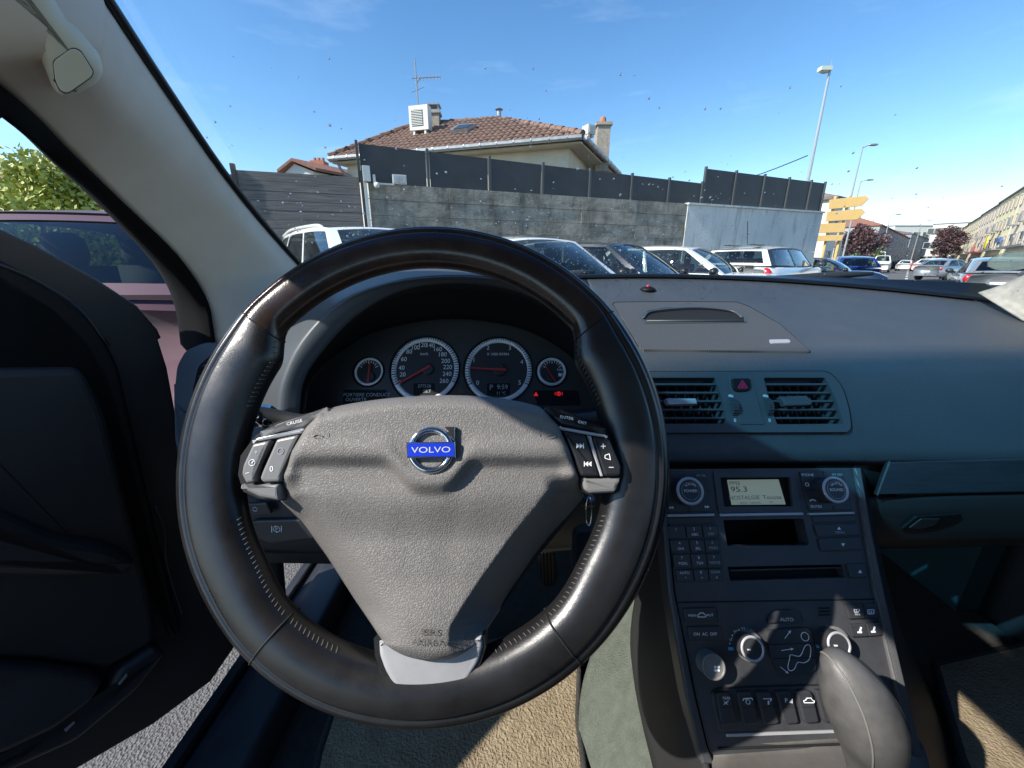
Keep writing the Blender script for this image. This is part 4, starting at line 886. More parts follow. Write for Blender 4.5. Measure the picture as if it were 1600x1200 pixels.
rows = [[a+np.array([.004, -.004, .0]) for a in i0], [(a*.6+c*.4)+np.array([.006, -.010, -.003]) for a, c in zip(i0, o0)], o0, [c+np.array([-.03, .02, .012]) for c in o0]]
lobj('door_seal', rows, m_seal, CAR, 3, 5, .003)
SD_ = -SUN                                                       # travel of the light
# steering wheel plane is needed here for the roof rail's height
AL = math.radians(8); WVD = D_*math.cos(AL)-F_*math.sin(AL); WN_ = np.cross(WVD, R_); WN_ = -WN_ if WN_@F_ > 0 else WN_
WC = P(665, 711, .3176); PW = Plane(WC, WN_); WU = -WVD
qa, qb = PW.hit(463, 426), PW.hit(1030, 715)
def rail(u, x): q = qa+(qb-qa)*u; return q-SD_*((q[0]-x)/SD_[0])+np.array([0, .004, .011])
rl = [outer[0]+np.array([-.006, 0, 0]), rail(.05, -.41), rail(.35, -.425), rail(.7, -.435), rail(1.0, -.44), rail(1.12, -.44)+[0, -.05, .0]]
rl += [rl[-1]+np.array([0, -.3, .03]), rl[-1]+np.array([0, -.8, .04]), rl[-1]+np.array([0, -1.9, 0])]
b = MB(); b.tube(spl(rl, 4), .012, 8); b.obj('roof_rail', m_seal, CAR, True)
rows = [[ws(u, 1)+[0, 0, .0] for u in np.linspace(0, 1, 9)]]
for y, z0, z1 in ((-.05, .50, .525), (-.35, .50, .535), (-1.0, .49, .53), (-2.0, .46, .50)): rows.append([np.array([.3+.735*s, y, CAMZ+z1-(z1-z0)*s*s]) for s in np.linspace(-1, 1, 9)])
lobj('roof_lining', rows, m_head, CAR, 3, 2, .02)
# right pillar foot and the far side of the cabin
rows = [[P(1528, 457, .83), P(1570, 443, .80), P(1640, 410, .74)], [P(1550, 470, .80), P(1590, 468, .77), P(1660, 450, .70)], [P(1600, 498, .74), P(1640, 510, .72), P(1690, 520, .66)]]
lobj('pillar_foot', rows, m_pilf, CAR, 4, 4, .004)
rows = [[ws(1, v)+np.array([0, -.01, -.004]) for v in np.linspace(.05, 1, 6)], [ws(1, v)+np.array([.03, -.09, -.03]) for v in np.linspace(.05, 1, 6)]]
V, Fc = loft(rows, 1, 1, .01); mk('right_pillar_trim', V, Fc, m_pil, CAR, True)
b = MB(); b.box((1.10, -.2, CAMZ-.42), (.06, 2.6, .74)); b.box((1.10, -.42, CAMZ+.12), (.06, .1, .5)); b.obj('passenger_door', m_door, CAR)
b = MB(); b.box((.3, 1.18, CAMZ-.45), (1.6, .04, .72)); b.obj('bulkhead', m_black, CAR)
b = MB(); b.box((1.03, .95, CAMZ-.5), (.05, .5, .55)); b.obj('kick_panel', m_teal, CAR)
for x in (-.07, .67):
    rows = [[np.array([x+sx*(.25-.02*abs(z)), -.52-.18*z-.03*(1-sx*sx), CAMZ-.35+z]) for sx in np.linspace(-1, 1, 7)] for z in np.linspace(-.35, .38, 7)]
    V, Fc = loft(rows, 2, 2, .09); mk('seat_back', V, Fc, m_seat2, CAR, True)
b = MB(); b.box((.3, -1.7, CAMZ-.3), (1.5, .1, .8)); b.obj('rear_seat', m_seat2, CAR)

# ------------------------------------------------------------------ driver's door, standing open
de = unit([-.49, -.87, 0]); PD = Plane((-.6, .65, CAMZ-.2), np.cross(de, [0, 0, -1]) if np.cross(de, [0, 0, -1])[0] > 0 else np.cross(de, [0, 0, 1]), de)
def dprism(name, poly, h0, h1, bev, mat, parent, r=14, n=4): b = MB(); b.prism(PD, rounded(poly, r, n), h0, h1, bev, bn=4); return b.obj(name, mat, parent, False)
DOOR = empty('driver_door', (-.6, .65, .4), 0, CAR); ORG[DOOR.name] = np.array([-.6, .65, .4]); DOOR.location = ORG[DOOR.name]-ORG[CAR.name]
def duv(pts, extra): return [PD.uv(PD.hit(x, y, 0)) for x, y in pts]+[PD.uv(PD.o+de*a+np.array([0, 0, z+.2])) for a, z in extra]
b = MB(); b.prism(PD, duv([(0, 357), (60, 385), (150, 435), (215, 478), (247, 515), (253, 528), (248, 531), (262, 575), (274, 640), (284, 760), (302, 850), (340, 945), (369, 1008), (330, 1065), (240, 1132), (120, 1202)], [(.45, -.86), (1.08, -.80), (1.12, -.3), (1.12, .0), (.73, .057), (.65, .10), (.3, .17), (.2, .13)]), -.05, 0, .004, px=False); b.obj('door_shell', m_door, DOOR)  # unseen top edge shaped to cast the shadow across the driver's mat
0 and dprism('door_shell', [(-160, 290), (0, 357), (60, 385), (150, 435), (215, 478), (247, 515), (253, 528), (248, 531), (262, 575), (274, 640), (284, 760), (302, 850), (340, 945), (369, 1008), (330, 1065), (240, 1132), (120, 1202), (-160, 1330)], -.05, 0, .008, m_door, DOOR, 18)
dprism('inner_frame', [(-160, 345), (0, 405), (90, 455), (150, 505), (185, 570), (215, 700), (262, 900), (285, 985), (268, 1000), (235, 900), (190, 710), (165, 600), (130, 540), (80, 490), (0, 440), (-160, 380)], 0, .012, .006, m_black, DOOR, 20)
dprism('trim_panel', [(-160, 577), (130, 574), (165, 640), (205, 800), (238, 930), (248, 1000), (190, 1035), (165, 1048), (60, 1033), (-160, 1030)], 0, .022, .012, m_door, DOOR, 20)
dprism('armrest', [(-160, 770), (0, 800), (90, 840), (180, 855), (215, 875), (215, 900), (90, 905), (-160, 900)], .01, .05, .02, m_door, DOOR, 22)
dprism('door_pocket', [(-160, 1036), (60, 1040), (150, 1052), (164, 1066), (148, 1095), (90, 1140), (0, 1183), (-160, 1240)], 0, .035, .012, m_sill, DOOR, 16)
dprism('pocket_rim', [(-160, 1255), (0, 1192), (95, 1150), (162, 1096), (185, 1050), (245, 1010), (262, 1020), (215, 1080), (120, 1160), (0, 1215), (-160, 1285)], 0, .03, .01, m_sill, DOOR, 16)
dprism('mirror_sail', [(30, 455), (80, 490), (128, 545), (60, 535), (0, 520), (-30, 470)], .0, .010, .004, m_sill, DOOR, 10)
b = MB(); b.tube(spl([PD.hit(0, 413, .014), PD.hit(60, 440, .014), PD.hit(125, 482, .014), PD.hit(170, 540, .014)], 4), .0018, 6); b.obj('frame_edge', m_sill, DOOR, True); b = MB(); b.tube(spl([PD.hit(243, 790, .01), PD.hit(258, 830, .01), PD.hit(261, 880, .01), PD.hit(285, 960, .01)], 4), .0012, 6); b.obj('frame_edge', m_sill, DOOR, True)
b = MB(); b.prism(PD, [(184, 1068), (198, 1052), (199, 1056), (187, 1071)], .03, .0306); b.prism(PD, [(100, 1140), (116, 1127), (117, 1130), (103, 1144)], .03, .0306); b.obj('scuff_mark', M('scuff', (.25, .26, .28), .8), DOOR)
# hinge pillar, sill
lobj('hinge_pillar', [[P(288, 552, .69), P(300, 700, .73), P(318, 850, .80), P(368, 1008, .90)], [P(340, 550, .70), P(360, 700, .74), P(380, 850, .83), P(415, 1030, .88)], [P(420, 560, .72), P(430, 700, .76), P(440, 850, .86), P(450, 1045, .86)]], m_black, CAR, 4, 4, .01)
rows = [[np.array([x, y, CAMZ+z]) for y in np.linspace(.95, -.9, 8)] for x, z in ((-.56, -1.0), (-.545, -.77), (-.53, -.745), (-.47, -.715), (-.455, -.70), (-.40, -.695), (-.385, -.705), (-.38, -.76))]
lobj('door_sill', rows, m_sill, CAR, 3, 1, .004)
b = MB(); b.tube([np.array([-.50, y, CAMZ-.722]) for y in np.linspace(.9, -.8, 4)], .006, 6); b.obj('sill_seal', m_black, CAR, True)

# ------------------------------------------------------------------ floor, tunnel, mats
b = MB(); b.box((.3, .1, CAMZ-.765), (1.5, 2.3, .02)); b.obj('floor', m_carpd, CAR)
b = MB(); b.box((.3, .2, CAMZ-1.0), (1.75, 4.6, .02)); b.obj('underbody', m_black, CAR)  # unseen plane, added to keep light from coming up from below
lobj('tunnel_carpet', [[P(962, 930, .80), P(938, 985, .74), P(912, 1060, .678), P(904, 1130, .64), P(908, 1200, .60), P(912, 1260, .58)], [P(975, 915, .79), P(965, 985, .72), P(955, 1060, .65), P(958, 1130, .61), P(968, 1200, .57), P(980, 1260, .55)],
                       [P(1000, 890, .76), P(1002, 985, .68), P(1008, 1060, .61), P(1020, 1130, .56), P(1036, 1200, .52), P(1048, 1260, .50)]], m_carp, CAR, 4, 4, .006)
lobj('console_left_side', [[P(1000, 885, .77), P(985, 985, .69), P(990, 1060, .62), P(1003, 1130, .57), P(1020, 1200, .53), P(1032, 1260, .51)], [P(1015, 810, .62), P(1022, 930, .58), P(1032, 1040, .54), P(1048, 1130, .50), P(1066, 1200, .48), P(1080, 1260, .46)],
                           [P(1038, 735, .552), P(1050, 900, .515), P(1070, 1020, .49), P(1086, 1120, .467), P(1104, 1190, .452), P(1114, 1260, .44)]], m_cons, CAR, 4, 4, .006)
lobj('console_right_side', [[P(1338, 733, .552), P(1362, 870, .52), P(1388, 990, .493), P(1412, 1090, .472), P(1440, 1200, .45), P(1452, 1260, .44)], [P(1352, 740, .62), P(1378, 870, .6), P(1405, 990, .58), P(1430, 1090, .56), P(1456, 1200, .53), P(1468, 1260, .52)], [P(1340, 850, .80), P(1380, 930, .80), P(1425, 1020, .76), P(1470, 1110, .71), P(1510, 1200, .66), P(1530, 1260, .63)]], m_cons, CAR, 4, 4, .006)
def floor_mat(px, z, name, label):
    pts = rounded([PZ(x, y, CAMZ+z)[:2] for x, y in px], .03, 5); pl = Plane((0, 0, CAMZ+z), (0, 0, 1)); b = MB(); b.prism(pl, [pl.uv(np.array([x, y, CAMZ+z])) for x, y in pts], -.012, .006, .004, px=False); o = b.obj(name, m_mat); tag(o, label, 'floor mat', 'car floor mats')
    c = np.mean([v.co[:] for v in o.data.vertices], axis=0)
    for v in o.data.vertices: v.co = np.array(v.co)-c
    o.location = c; b = MB(); q = [np.array([x, y, CAMZ+z+.003]) for x, y in pts]; b.tube(q+q[:1], .006, 6, False)
    ORG[o.name] = c; e = b.obj('bound_edge', m_carpd, o, True)
floor_mat([(545, 1040), (880, 985), (905, 1050), (903, 1130), (914, 1215), (905, 1330), (470, 1330), (500, 1180)], -.728, 'floor_mat', 'beige pile mat under the steering wheel, partly sunlit')
floor_mat([(1460, 1040), (1640, 1000), (1720, 1100), (1750, 1300), (1560, 1330), (1500, 1180)], -.735, 'floor_mat', 'beige mat in the dark passenger footwell')

# ------------------------------------------------------------------ instrument binnacle
def arch(pts, d): return [P(x, y, d if not hasattr(d, '__call__') else d(x, y)) for x, y in pts]
OL = [(424, 655), (432, 600), (466, 532), (530, 470), (610, 441), (700, 432), (790, 438), (858, 462), (917, 518), (955, 588), (970, 655)]
IL = [(468, 645), (474, 598), (498, 556), (556, 494), (626, 456), (702, 444), (780, 450), (846, 473), (903, 526), (938, 580), (953, 640)]
FO = [(476, 640), (484, 600), (520, 560), (575, 523), (640, 505), (702, 498), (775, 504), (838, 523), (893, 558), (927, 597), (946, 636)]
BA = [(398, 668, .57), (405, 600, .60), (440, 522, .66), (515, 455, .74), (605, 424, .82), (700, 416, .84), (795, 421, .82), (872, 448, .76), (940, 508, .68), (985, 575, .62), (1000, 660, .57)]
lobj('instrument_hood', [[P(*q) for q in BA], [(P(*q)*.45+P(*o, .50)*.55)+np.array([0, 0, .006]) for q, o in zip(BA, OL)], [p+np.array([0, .004, .002]) for p in arch(OL, .50)], arch([(x*.7+a*.3, y*.7+c*.3) for (x, y), (a, c) in zip(OL, IL)], .494), arch(IL, .503)], m_fasc, CAR, 4, 4, .004)
lobj('hood_lining', [arch(IL, .5035), arch([(x*.5+a*.5, y*.5+c*.5) for (x, y), (a, c) in zip(IL, FO)], .545), arch(FO, .588)], m_black, CAR, 3, 4, .003)
PCL = Plane.three(P(690, 500, .600), P(560, 640, .565), P(860, 640, .565))
CL = MB(); CL.prism(PCL, [(455, 665)]+[(x, y) for x, y in spl(np.array([(462, 650)]+FO+[(962, 650)]), 5)]+[(962, 665)], -.012, 0); CLO = CL.obj('instrument_cluster', m_clus, CAR)
lobj('cluster_ledge', [arch([(400, 668), (560, 668), (700, 668), (850, 668), (985, 668)], .497), arch([(424, 650), (560, 650), (700, 650), (850, 650), (968, 650)], .502), arch([(466, 641), (560, 644), (700, 646), (850, 643), (952, 637)], .566)], m_fasc, CAR, 3, 4, .004)
def scale_at(pl, x, y, h=0): return np.linalg.norm(pl.hit(x+1, y, h)-pl.hit(x, y, h))
def ring(mb, pl, x, y, ro, ri, h0, h1, n=48, k=6):
    c = pl.uv(pl.hit(x, y, h1)); s = scale_at(pl, x, y, h1); V = []; 
    for i in range(n):
        a = 2*math.pi*i/n
        for j in range(k+1):
            t = math.pi*j/k; r = (ro+ri)/2+(ro-ri)/2*math.cos(t); V.append(pl.at(c[0]+r*s*math.cos(a), c[1]+r*s*math.sin(a), h0+(h1-h0)*math.sin(t)**.7 if 0 < j < k else h0))
    mb.add(V, [(i*(k+1)+j, ((i+1) % n)*(k+1)+j, ((i+1) % n)*(k+1)+j+1, i*(k+1)+j+1) for i in range(n) for j in range(k)])
    return mb
def disc(mb, pl, x, y, r, h0, h1, bev=0., n=40):
    c = pl.uv(pl.hit(x, y, h1)); s = scale_at(pl, x, y, h1)
    return mb.prism(pl, [(c[0]+r*s*math.cos(t), c[1]+r*s*math.sin(t)) for t in np.linspace(0, 2*math.pi, n+1)[:-1]], h0, h1, bev, px=False)
def bar(mb, pl, x0, y0, x1, y1, w0, w1, h0, h1):
    a, c = np.array([x0, y0]), np.array([x1, y1]); d = unit(c-a); q = np.array([-d[1], d[0]]); return mb.prism(pl, [a-q*w0/2, c-q*w1/2, c+q*w1/2, a+q*w0/2], h0, h1)
def gauge(cx, cy, ro, ri, needle, ticks, nums, cap, numr=.73, numh=6.6, hpos=None):
    g = empty('gauge', PCL.hit(cx, cy), 0, CAR); ORG[g.name] = PCL.hit(cx, cy); g.location = ORG[g.name]-ORG[CAR.name]
    b = MB(); disc(b, PCL, cx, cy, ri, 0, .0012); b.obj('dial', m_dial, g)
    b = MB(); ring(b, PCL, cx, cy, ro, ri-.3, 0, .004 if ro > 40 else .003); b.obj('dial_ring', m_ring, g, True)
    b = MB(); ring(b, PCL, cx-1.2, cy+.3, ro+2.2, ro-.3, 0, .0028); b.obj('bezel', m_black, g, True)
    b = MB()
    for a, ra, rb, wd in ticks: c_, s_ = math.cos(math.radians(a)), -math.sin(math.radians(a)); bar(b, PCL, cx+c_*ra, cy+s_*ra, cx+c_*rb, cy+s_*rb, wd, wd, .0038 if ro > 40 else .0012, .0043 if ro > 40 else .0016)
    b.obj('tick_marks', m_podb if ro > 40 else m_ink, g)
    for s, a, rr in nums: text(s, PCL, cx+math.cos(math.radians(a))*rr, cy-math.sin(math.radians(a))*rr, numh, m_ink, g, h=.0016)
    (nx, ny, tx, ty, cw) = needle
    b = MB(); disc(b, PCL, cap[0], cap[1], cap[2], .001, .005, .001, 24); b.obj('needle_cap', m_dial, g)
    b = MB(); bar(b, PCL, nx, ny, tx, ty, cw, cw*.55, .0052, .0064); b.obj('needle', m_red, g)
    return g
# speedometer, rev counter, temperature, fuel
sp_t = [(208-232*k/52, 46.5, 52.5 if k % 2 else 53, 1.0 if k % 4 else 1.5) for k in range(53)]
nums = [('20', 195, 36), ('40', 178.5, 36.5), ('60', 156, 36), ('80', 133, 36), ('100', 114.5, 36), ('120', 96, 37), ('140', 77, 37), ('160', 57, 36), ('180', 39, 35), ('200', 20, 34.5), ('220', 3.5, 35.5), ('240', -14, 35.5), ('260', -33, 35.5)]
G1 = gauge(664, 576, 53.5, 45.5, (672, 571.5, 622, 599, 3.2), sp_t, nums, (668, 576, 9))
text('km/h', PCL, 663, 553, 4.2, m_ink, G1, h=.0016); text('0', PCL, 624, 597.5, 6, m_ink, G1, h=.0016)
b = MB(); b.prism(PCL, [(646, 599), (679, 599), (681, 617), (646, 617)], .001, .0014); b.obj('odometer', m_black, G1); text('277538', PCL, 663, 603.5, 4.8, m_inkd, G1, h=.0016); text('58.7', PCL, 667, 611.5, 4.8, m_inkd, G1, h=.0016)
rv_t = [(207-234*k/50, 46, 52.5 if k % 2 else 53, 1.0 if k % 10 else 1.5) for k in range(51)]
G2 = gauge(779, 577, 53, 45, (791, 577.5, 733, 574.5, 3.0), rv_t, [('0', 213, 39), ('1', 160, 41), ('2', 116, 37.5), ('3', 62, 37.5), ('4', 17, 38), ('5', -32.5, 39)], (780, 577, 10))
text('X 1000 R/MIN', PCL, 778, 553.5, 4.0, m_ink, G2, h=.0016)
b = MB(); b.prism(PCL, [(761, 599), (797, 599), (797, 618), (761, 618)], .001, .0014); b.obj('gear_display', m_black, G2); text('P', PCL, 767.5, 605.5, 8, m_inkd, G2, h=.0016); text('9:59', PCL, 785, 605, 7, m_inkd, G2, h=.0016); text('11 °C', PCL, 783, 614.5, 4.5, m_inkd, G2, h=.0016)
sm = lambda: [(150-120*k/8, 13.5 if k % 4 else 12, 17, 1.0) for k in range(9)]
G3 = gauge(576, 580, 23, 19, (574.5, 597, 577.5, 566, 2.4), sm(), [], (576.5, 588, 8)); G4 = gauge(862.5, 580, 23, 18.5, (868, 596, 852, 571, 2.2), sm(), [], (860, 591, 5))
text('MAX', PCL, 876, 578, 3.8, m_ink, G4, h=.0016)
b = MB(); b.prism(PCL, [(872.5, 583), (877.5, 583), (877.5, 588), (872.5, 588)], .001, .0016); bar(b, PCL, 879, 582.5, 879, 587, .8, .8, .001, .0016); b.obj('fuel_symbol', m_ink, G4)
for a in (160, 148): b = MB(); c_, s_ = math.cos(math.radians(a)), -math.sin(math.radians(a)); bar(b, PCL, 862.5+c_*15.5, 580+s_*15.5, 862.5+c_*17.5, 580+s_*17.5, 2, 2, .001, .0018); b.obj('red_mark', m_redp, G4)
b = MB(); b.prism(PCL, rounded([(536, 609), (604, 609), (604, 628), (536, 634)], 2), .0, .0012); md = b.obj('message_display', m_black, CAR); text('PORTIERE CONDUCT', PCL, 573, 617, 5.2, m_inkd, md, h=.0016); text('OUVERTE', PCL, 556, 624.5, 5.2, m_inkd, md, h=.0016)
b = MB(); b.prism(PCL, rounded([(833, 610), (903, 610), (908, 633), (840, 633)], 3), .0, .0012); wd = b.obj('warning_display', m_black, CAR)
b = MB(); b.prism(PCL, [(837.5, 612), (841, 618.5), (834, 618.5)], .0012, .0018); b.obj('warning_lamp', m_redl, wd); b = MB(); ring(b, PCL, 873, 615, 3.6, 2.4, .0012, .0018, 20, 3); b.prism(PCL, [(872, 613), (874, 613), (874, 617), (872, 617)], .0012, .0018); bar(b, PCL, 867.5, 612.5, 867.5, 617.5, .8, .8, .0012, .0018); bar(b, PCL, 878.5, 612.5, 878.5, 617.5, .8, .8, .0012, .0018); b.obj('warning_lamp', m_redl, wd)
b = MB(); b.prism(PCL, [(720, 603), (727, 614), (713, 614)], .0, .001); b.obj('warning_triangle', M('dim_amber', (.10, .06, .02), .5), CLO)
for s, x in ((-1, 709), (1, 734)): b = MB(); b.prism(PCL, [(x-4*s, 520), (x+0*s, 520), (x+0*s, 517.5), (x+5*s, 522.5), (x+0*s, 527.5), (x+0*s, 525), (x-4*s, 525)], 0, .0008); b.obj('turn_arrow', M('dim_arrow', (.045, .05, .05), .5), CLO)

# ------------------------------------------------------------------ left end of the dash
PLV = Plane.three(P(300, 560, .64), P(300, 700, .58), P(420, 600, .62))
V, Fc = holes_plate(PLV, rounded([(277, 572), (290, 548), (318, 536), (350, 534), (432, 540), (432, 690), (420, 735), (290, 735), (274, 690), (272, 620)], 8), [rounded([(301, 610), (310, 572), (330, 554), (404, 552), (404, 640), (398, 662), (306, 662)], 6)], 0, .03)
LV = mk('side_vent', V, Fc, m_fasc, CAR)
b = MB(); ring(b, PLV, 0, 0, 1, .5, 0, .001); b = MB(); b.prism(PLV, [(300, 545), (412, 545), (412, 668), (300, 668)], -.034, -.03); b.obj('vent_back', m_black, LV)
for k in range(6): b = MB(); y = 566+k*17; b.prism(PLV, [(298, y+4), (404, y), (404, y+3.5), (298, y+7.5)], -.022, -.004); b.obj('slat', m_fasc, LV)
b = MB(); disc(b, PLV, 405, 628, 7, -.004, .003, .001, 18); b.obj('vent_thumbwheel', m_key, LV)
lobj('dash_end', [[P(272, 600, .63), P(274, 680, .60), P(280, 740, .575)], [P(280, 640, .60), P(284, 690, .58), P(292, 745, .56)], [P(330, 665, .575), P(335, 700, .565), P(350, 755, .55)]], m_fasc, CAR, 3, 3, .006)
lobj('knee_panel', [[P(300, 735, .575), P(420, 730, .57), P(560, 700, .56), P(700, 690, .55), P(880, 690, .55), P(1000, 700, .555)], [P(320, 800, .565), P(430, 800, .555), P(560, 800, .55), P(700, 790, .55), P(880, 790, .555), P(1010, 790, .56)], [P(340, 860, .575), P(440, 862, .57), P(560, 862, .57), P(700, 850, .58), P(880, 845, .60), P(1020, 840, .62)], [P(350, 880, .64), P(450, 880, .64), P(560, 880, .64), P(700, 866, .66), P(880, 858, .70), P(1030, 850, .74)]], m_cons, CAR, 3, 4, .006)
PKN = Plane.three(P(400, 800, .552), P(480, 800, .548), P(430, 850, .562))
b = MB(); b.prism(PKN, rounded([(386, 820), (396, 814), (482, 812), (491, 842), (420, 849), (404, 842)], 4), 0, .006, .002); pb = b.obj('brake_switch', m_key, CAR)
b = MB(); ring(b, PKN, 432, 827, 5.5, 4.4, .006, .0066, 24, 3); bar(b, PKN, 424.5, 822, 424.5, 832, 1, 1, .006, .0066); bar(b, PKN, 439.5, 822, 439.5, 832, 1, 1, .006, .0066); b.obj('brake_symbol', m_ink, pb); text('P', PKN, 432, 827, 5, m_ink, pb, h=.0066)
b = MB(); b.prism(PKN, rounded([(380, 788), (416, 786), (424, 803), (388, 805)], 3), .002, .007, .002); sb = b.obj('lamp_switch', m_key, CAR); b = MB(); ring(b, PKN, 398, 796, 4, 2.6, .007, .0076, 16, 3); b.obj('lamp_symbol', m_inkd, sb)
for p in ([(372, 862), (450, 864), (560, 866)],):
    b = MB(); b.tube(spl([P(x, y, .57) for x, y in p], 4), .002, 6); b.obj('panel_joint', m_gap, CAR)
# pedal and the pale pad beneath the column
PPE = Plane.three(P(858, 862, .80), P(845, 915, .86), P(872, 915, .86))
b = MB(); b.prism(PPE, rounded([(841, 862), (866, 860), (872, 905), (866, 917), (850, 917), (844, 905)], 4), -.01, .004, .002); pe = b.obj('accelerator_pedal', m_black, CAR)
for k in range(4): b = MB(); bar(b, PPE, 846.5+k*5.5, 866, 849+k*5.3, 912, 2.2, 2.2, .004, .008); b.obj('rib', m_cons, pe)
lobj('column_underside', [[P(790, 850, .66), P(860, 836, .66), P(900, 834, .66)], [P(800, 868, .68), P(860, 862, .68), P(905, 858, .68)]], M('grey_underside', (.11, .115, .10), .8), CAR, 2, 3, .004)
# steering column
b = MB(); b.tube([WC-WN_*.04-[0, 0, .02], WC-WN_*.10-[0, 0, .02], WC-WN_*.22-[0, 0, .02]], [(.040, .06), (.045, .07), (.045, .07)], 20); b.obj('steering_column', m_cons, CAR, True)

# ------------------------------------------------------------------ steering wheel
SW = empty('steering_wheel', WC, 0, CAR); ORG[SW.name] = WC; SW.location = WC-ORG[CAR.name]
RO = .195
def aw(d):
    return .0180+.0080*ss(48, 60, d)-.0012*ss(75, 110, d)-.0025*ss(120, 140, d)
def rim_pt(phi, psi, grow=0.):
    d = abs((phi-90+180) % 360-180); a = float(aw(d)); bx = .0148+.003*float(ss(45, 60, d))+.0015*float(ss(120, 150, d))
    c, s = math.cos(psi), math.sin(psi); g = 0.
    for p0, w0, dp in ((1.07, .09, .14), (.74, .07, .05)): g += dp*math.exp(-((psi-p0)/w0)**2)
    k = 1-g; e = .88; bx *= 1 if s >= 0 else .55; cc = math.copysign(abs(c)**e, c); s2 = math.copysign(abs(s)**e, s)
    er = R_*math.cos(math.radians(phi))+WU*math.sin(math.radians(phi))
    return WC+er*(RO-a+(a*k+grow)*cc)+WN_*(bx*k+grow)*s2
NP, NS = 240, 120; V = []; 
for i in range(NP):
    for j in range(NS): V.append(rim_pt(360*i/NP, -math.pi+2*math.pi*j/NS))
Fc = [(i*NS+j, ((i+1) % NP)*NS+j, ((i+1) % NP)*NS+(j+1) % NS, i*NS+(j+1) % NS) for i in range(NP) for j in range(NS)]
fm = [1 if 37 < (360*(i+.5)/NP) < 143 else 0 for i in range(NP) for j in range(NS)]
mk('rim', V, Fc, [m_rimL, m_rimT], SW, True, fm=fm)
for phi in (-51, -129, 37.5, 142.5):
    b = MB(); b.tube([rim_pt(phi, p, .0001) for p in np.linspace(-2.9, 2.9, 44)], .0009 if phi < 0 else .0006, 6); b.obj('seam', m_gap if phi < 0 else m_black, SW, True)
b = MB()
for phi in list(np.arange(-128, -52, 1.5))+list(np.arange(-50, 37, 1.5))+list(np.arange(143, 230, 1.5)):
    if -112 < phi < -68 or -18 < phi < 16 or 164 < phi < 198: continue
    b.tube([rim_pt(phi, 2.80, .0002), rim_pt(phi+.35, 2.70, .0006), rim_pt(phi+.6, 2.58, .0002)], .0004, 5)
b.obj('stitching', m_stitch, SW, True)['kind'] = 'stuff'
# airbag cover
Tc = [(505, 641), (540, 632), (600, 623), (660, 618.5), (705, 617.5), (760, 620), (810, 627), (845, 636)]
Bc = [(598, 1003), (615, 1016), (640, 1027), (675, 1033), (708, 1028), (730, 1017), (752, 998)]
Lc = [(505, 641), (478, 668), (456, 705), (442, 745), (436, 783), (470, 815), (510, 868), (553, 935), (580, 975), (598, 1003)]
Rc = [(845, 636), (872, 665), (890, 705), (904, 745), (913, 775), (880, 822), (840, 870), (800, 925), (770, 970), (752, 998)]
def resamp(pts, n, smooth=True, idx=False):
    q = np.array(spl(pts, 8) if smooth else pts)
    if idx: s = np.linspace(0, 1, len(q))
    else: s = np.r_[0, np.cumsum(np.linalg.norm(np.diff(q, axis=0), axis=1))]; s /= s[-1]
    t = np.linspace(0, 1, n); return np.stack([np.interp(t, s, q[:, 0]), np.interp(t, s, q[:, 1])], 1)
NU, NV = 90, 120
T_, B_ = resamp(Tc, NU), resamp(Bc, NU); L_, R2 = resamp(Lc, NV, False), resamp(Rc, NV, False)
u = np.linspace(0, 1, NU)[None, :, None]; v = np.linspace(0, 1, NV)[:, None, None]
G = (1-v)*T_[None]+v*B_[None]+(1-u)*L_[:, None]+u*R2[:, None]-((1-u)*(1-v)*T_[0]+u*(1-v)*T_[-1]+(1-u)*v*B_[0]+u*v*B_[-1])
def dist(Gp, line):
    q = Gp.reshape(-1, 1, 2); a = line[None, :-1]; c = line[None, 1:]; ab = c-a; t = np.clip(((q-a)*ab).sum(2)/(ab*ab).sum(2), 0, 1)
    return np.sqrt((((q-a-ab*t[..., None])**2).sum(2)).min(1)).reshape(Gp.shape[:2])
def pad_h(Gp):
    x, y = Gp[..., 0], Gp[..., 1]; lo = ss(740, 785, y)*(1-.75*ss(940, 1003, y)); dL, dR, dT, dB = [dist(Gp, q) for q in (L_, R2, T_, B_)]
    rd = lambda d, w: np.sqrt(np.clip(1-(1-np.clip(d/w, 0, 1))**2, 0, 1))
    drop = .006*(1-rd(dL, 12))*(1-lo)+.048*(1-rd(dL, 48))*lo
    lin = np.clip(dR/52, 0, 1); lin = lin+.06*np.exp(-((lin-1)/.1)**2)*0
    drop = np.maximum(drop, .006*(1-rd(dR, 12))*(1-lo)+(.056*(1-lin)+.004*(1-rd(dR, 6)))*lo)
    drop = np.maximum(drop, .020*(1-rd(dT, 20))); drop = np.maximum(drop, .010*(1-rd(dB, 18)))
    yb = 724+44*np.exp(-((x-672)/52)**4); fade = ss(438, 475, x)*(1-ss(870, 905, x))
    cre = ss(yb-13, yb+9, y)*(1-.75*ss(yb+20, yb+190, y))*fade*.0062
    ridge = .0022*np.exp(-((y-(yb-22))/16)**2)*fade
    bow = .004*(1-((x-675)/240)**2)+.003*np.exp(-((x-660)/70)**2)*ss(740, 800, y)
    return .030-drop-cre+ridge+bow-.010*ss(765, 850, y)*(1-.5*ss(900, 990, y))
H_ = pad_h(G); V = np.array([PW.hit(G[i, j, 0], G[i, j, 1], H_[i, j]) for i in range(NV) for j in range(NU)])
Fp = grid_faces(NV, NU); nV = len(V); bd = [j for j in range(NU)]+[i*NU+NU-1 for i in range(1, NV)]+[(NV-1)*NU+j for j in range(NU-2, -1, -1)]+[i*NU for i in range(NV-2, 0, -1)]
Vb = np.array([V[i]-WN_*.012 for i in bd]); Fp += [(bd[k], nV+k, nV+(k+1) % len(bd), bd[(k+1) % len(bd)]) for k in range(len(bd))]
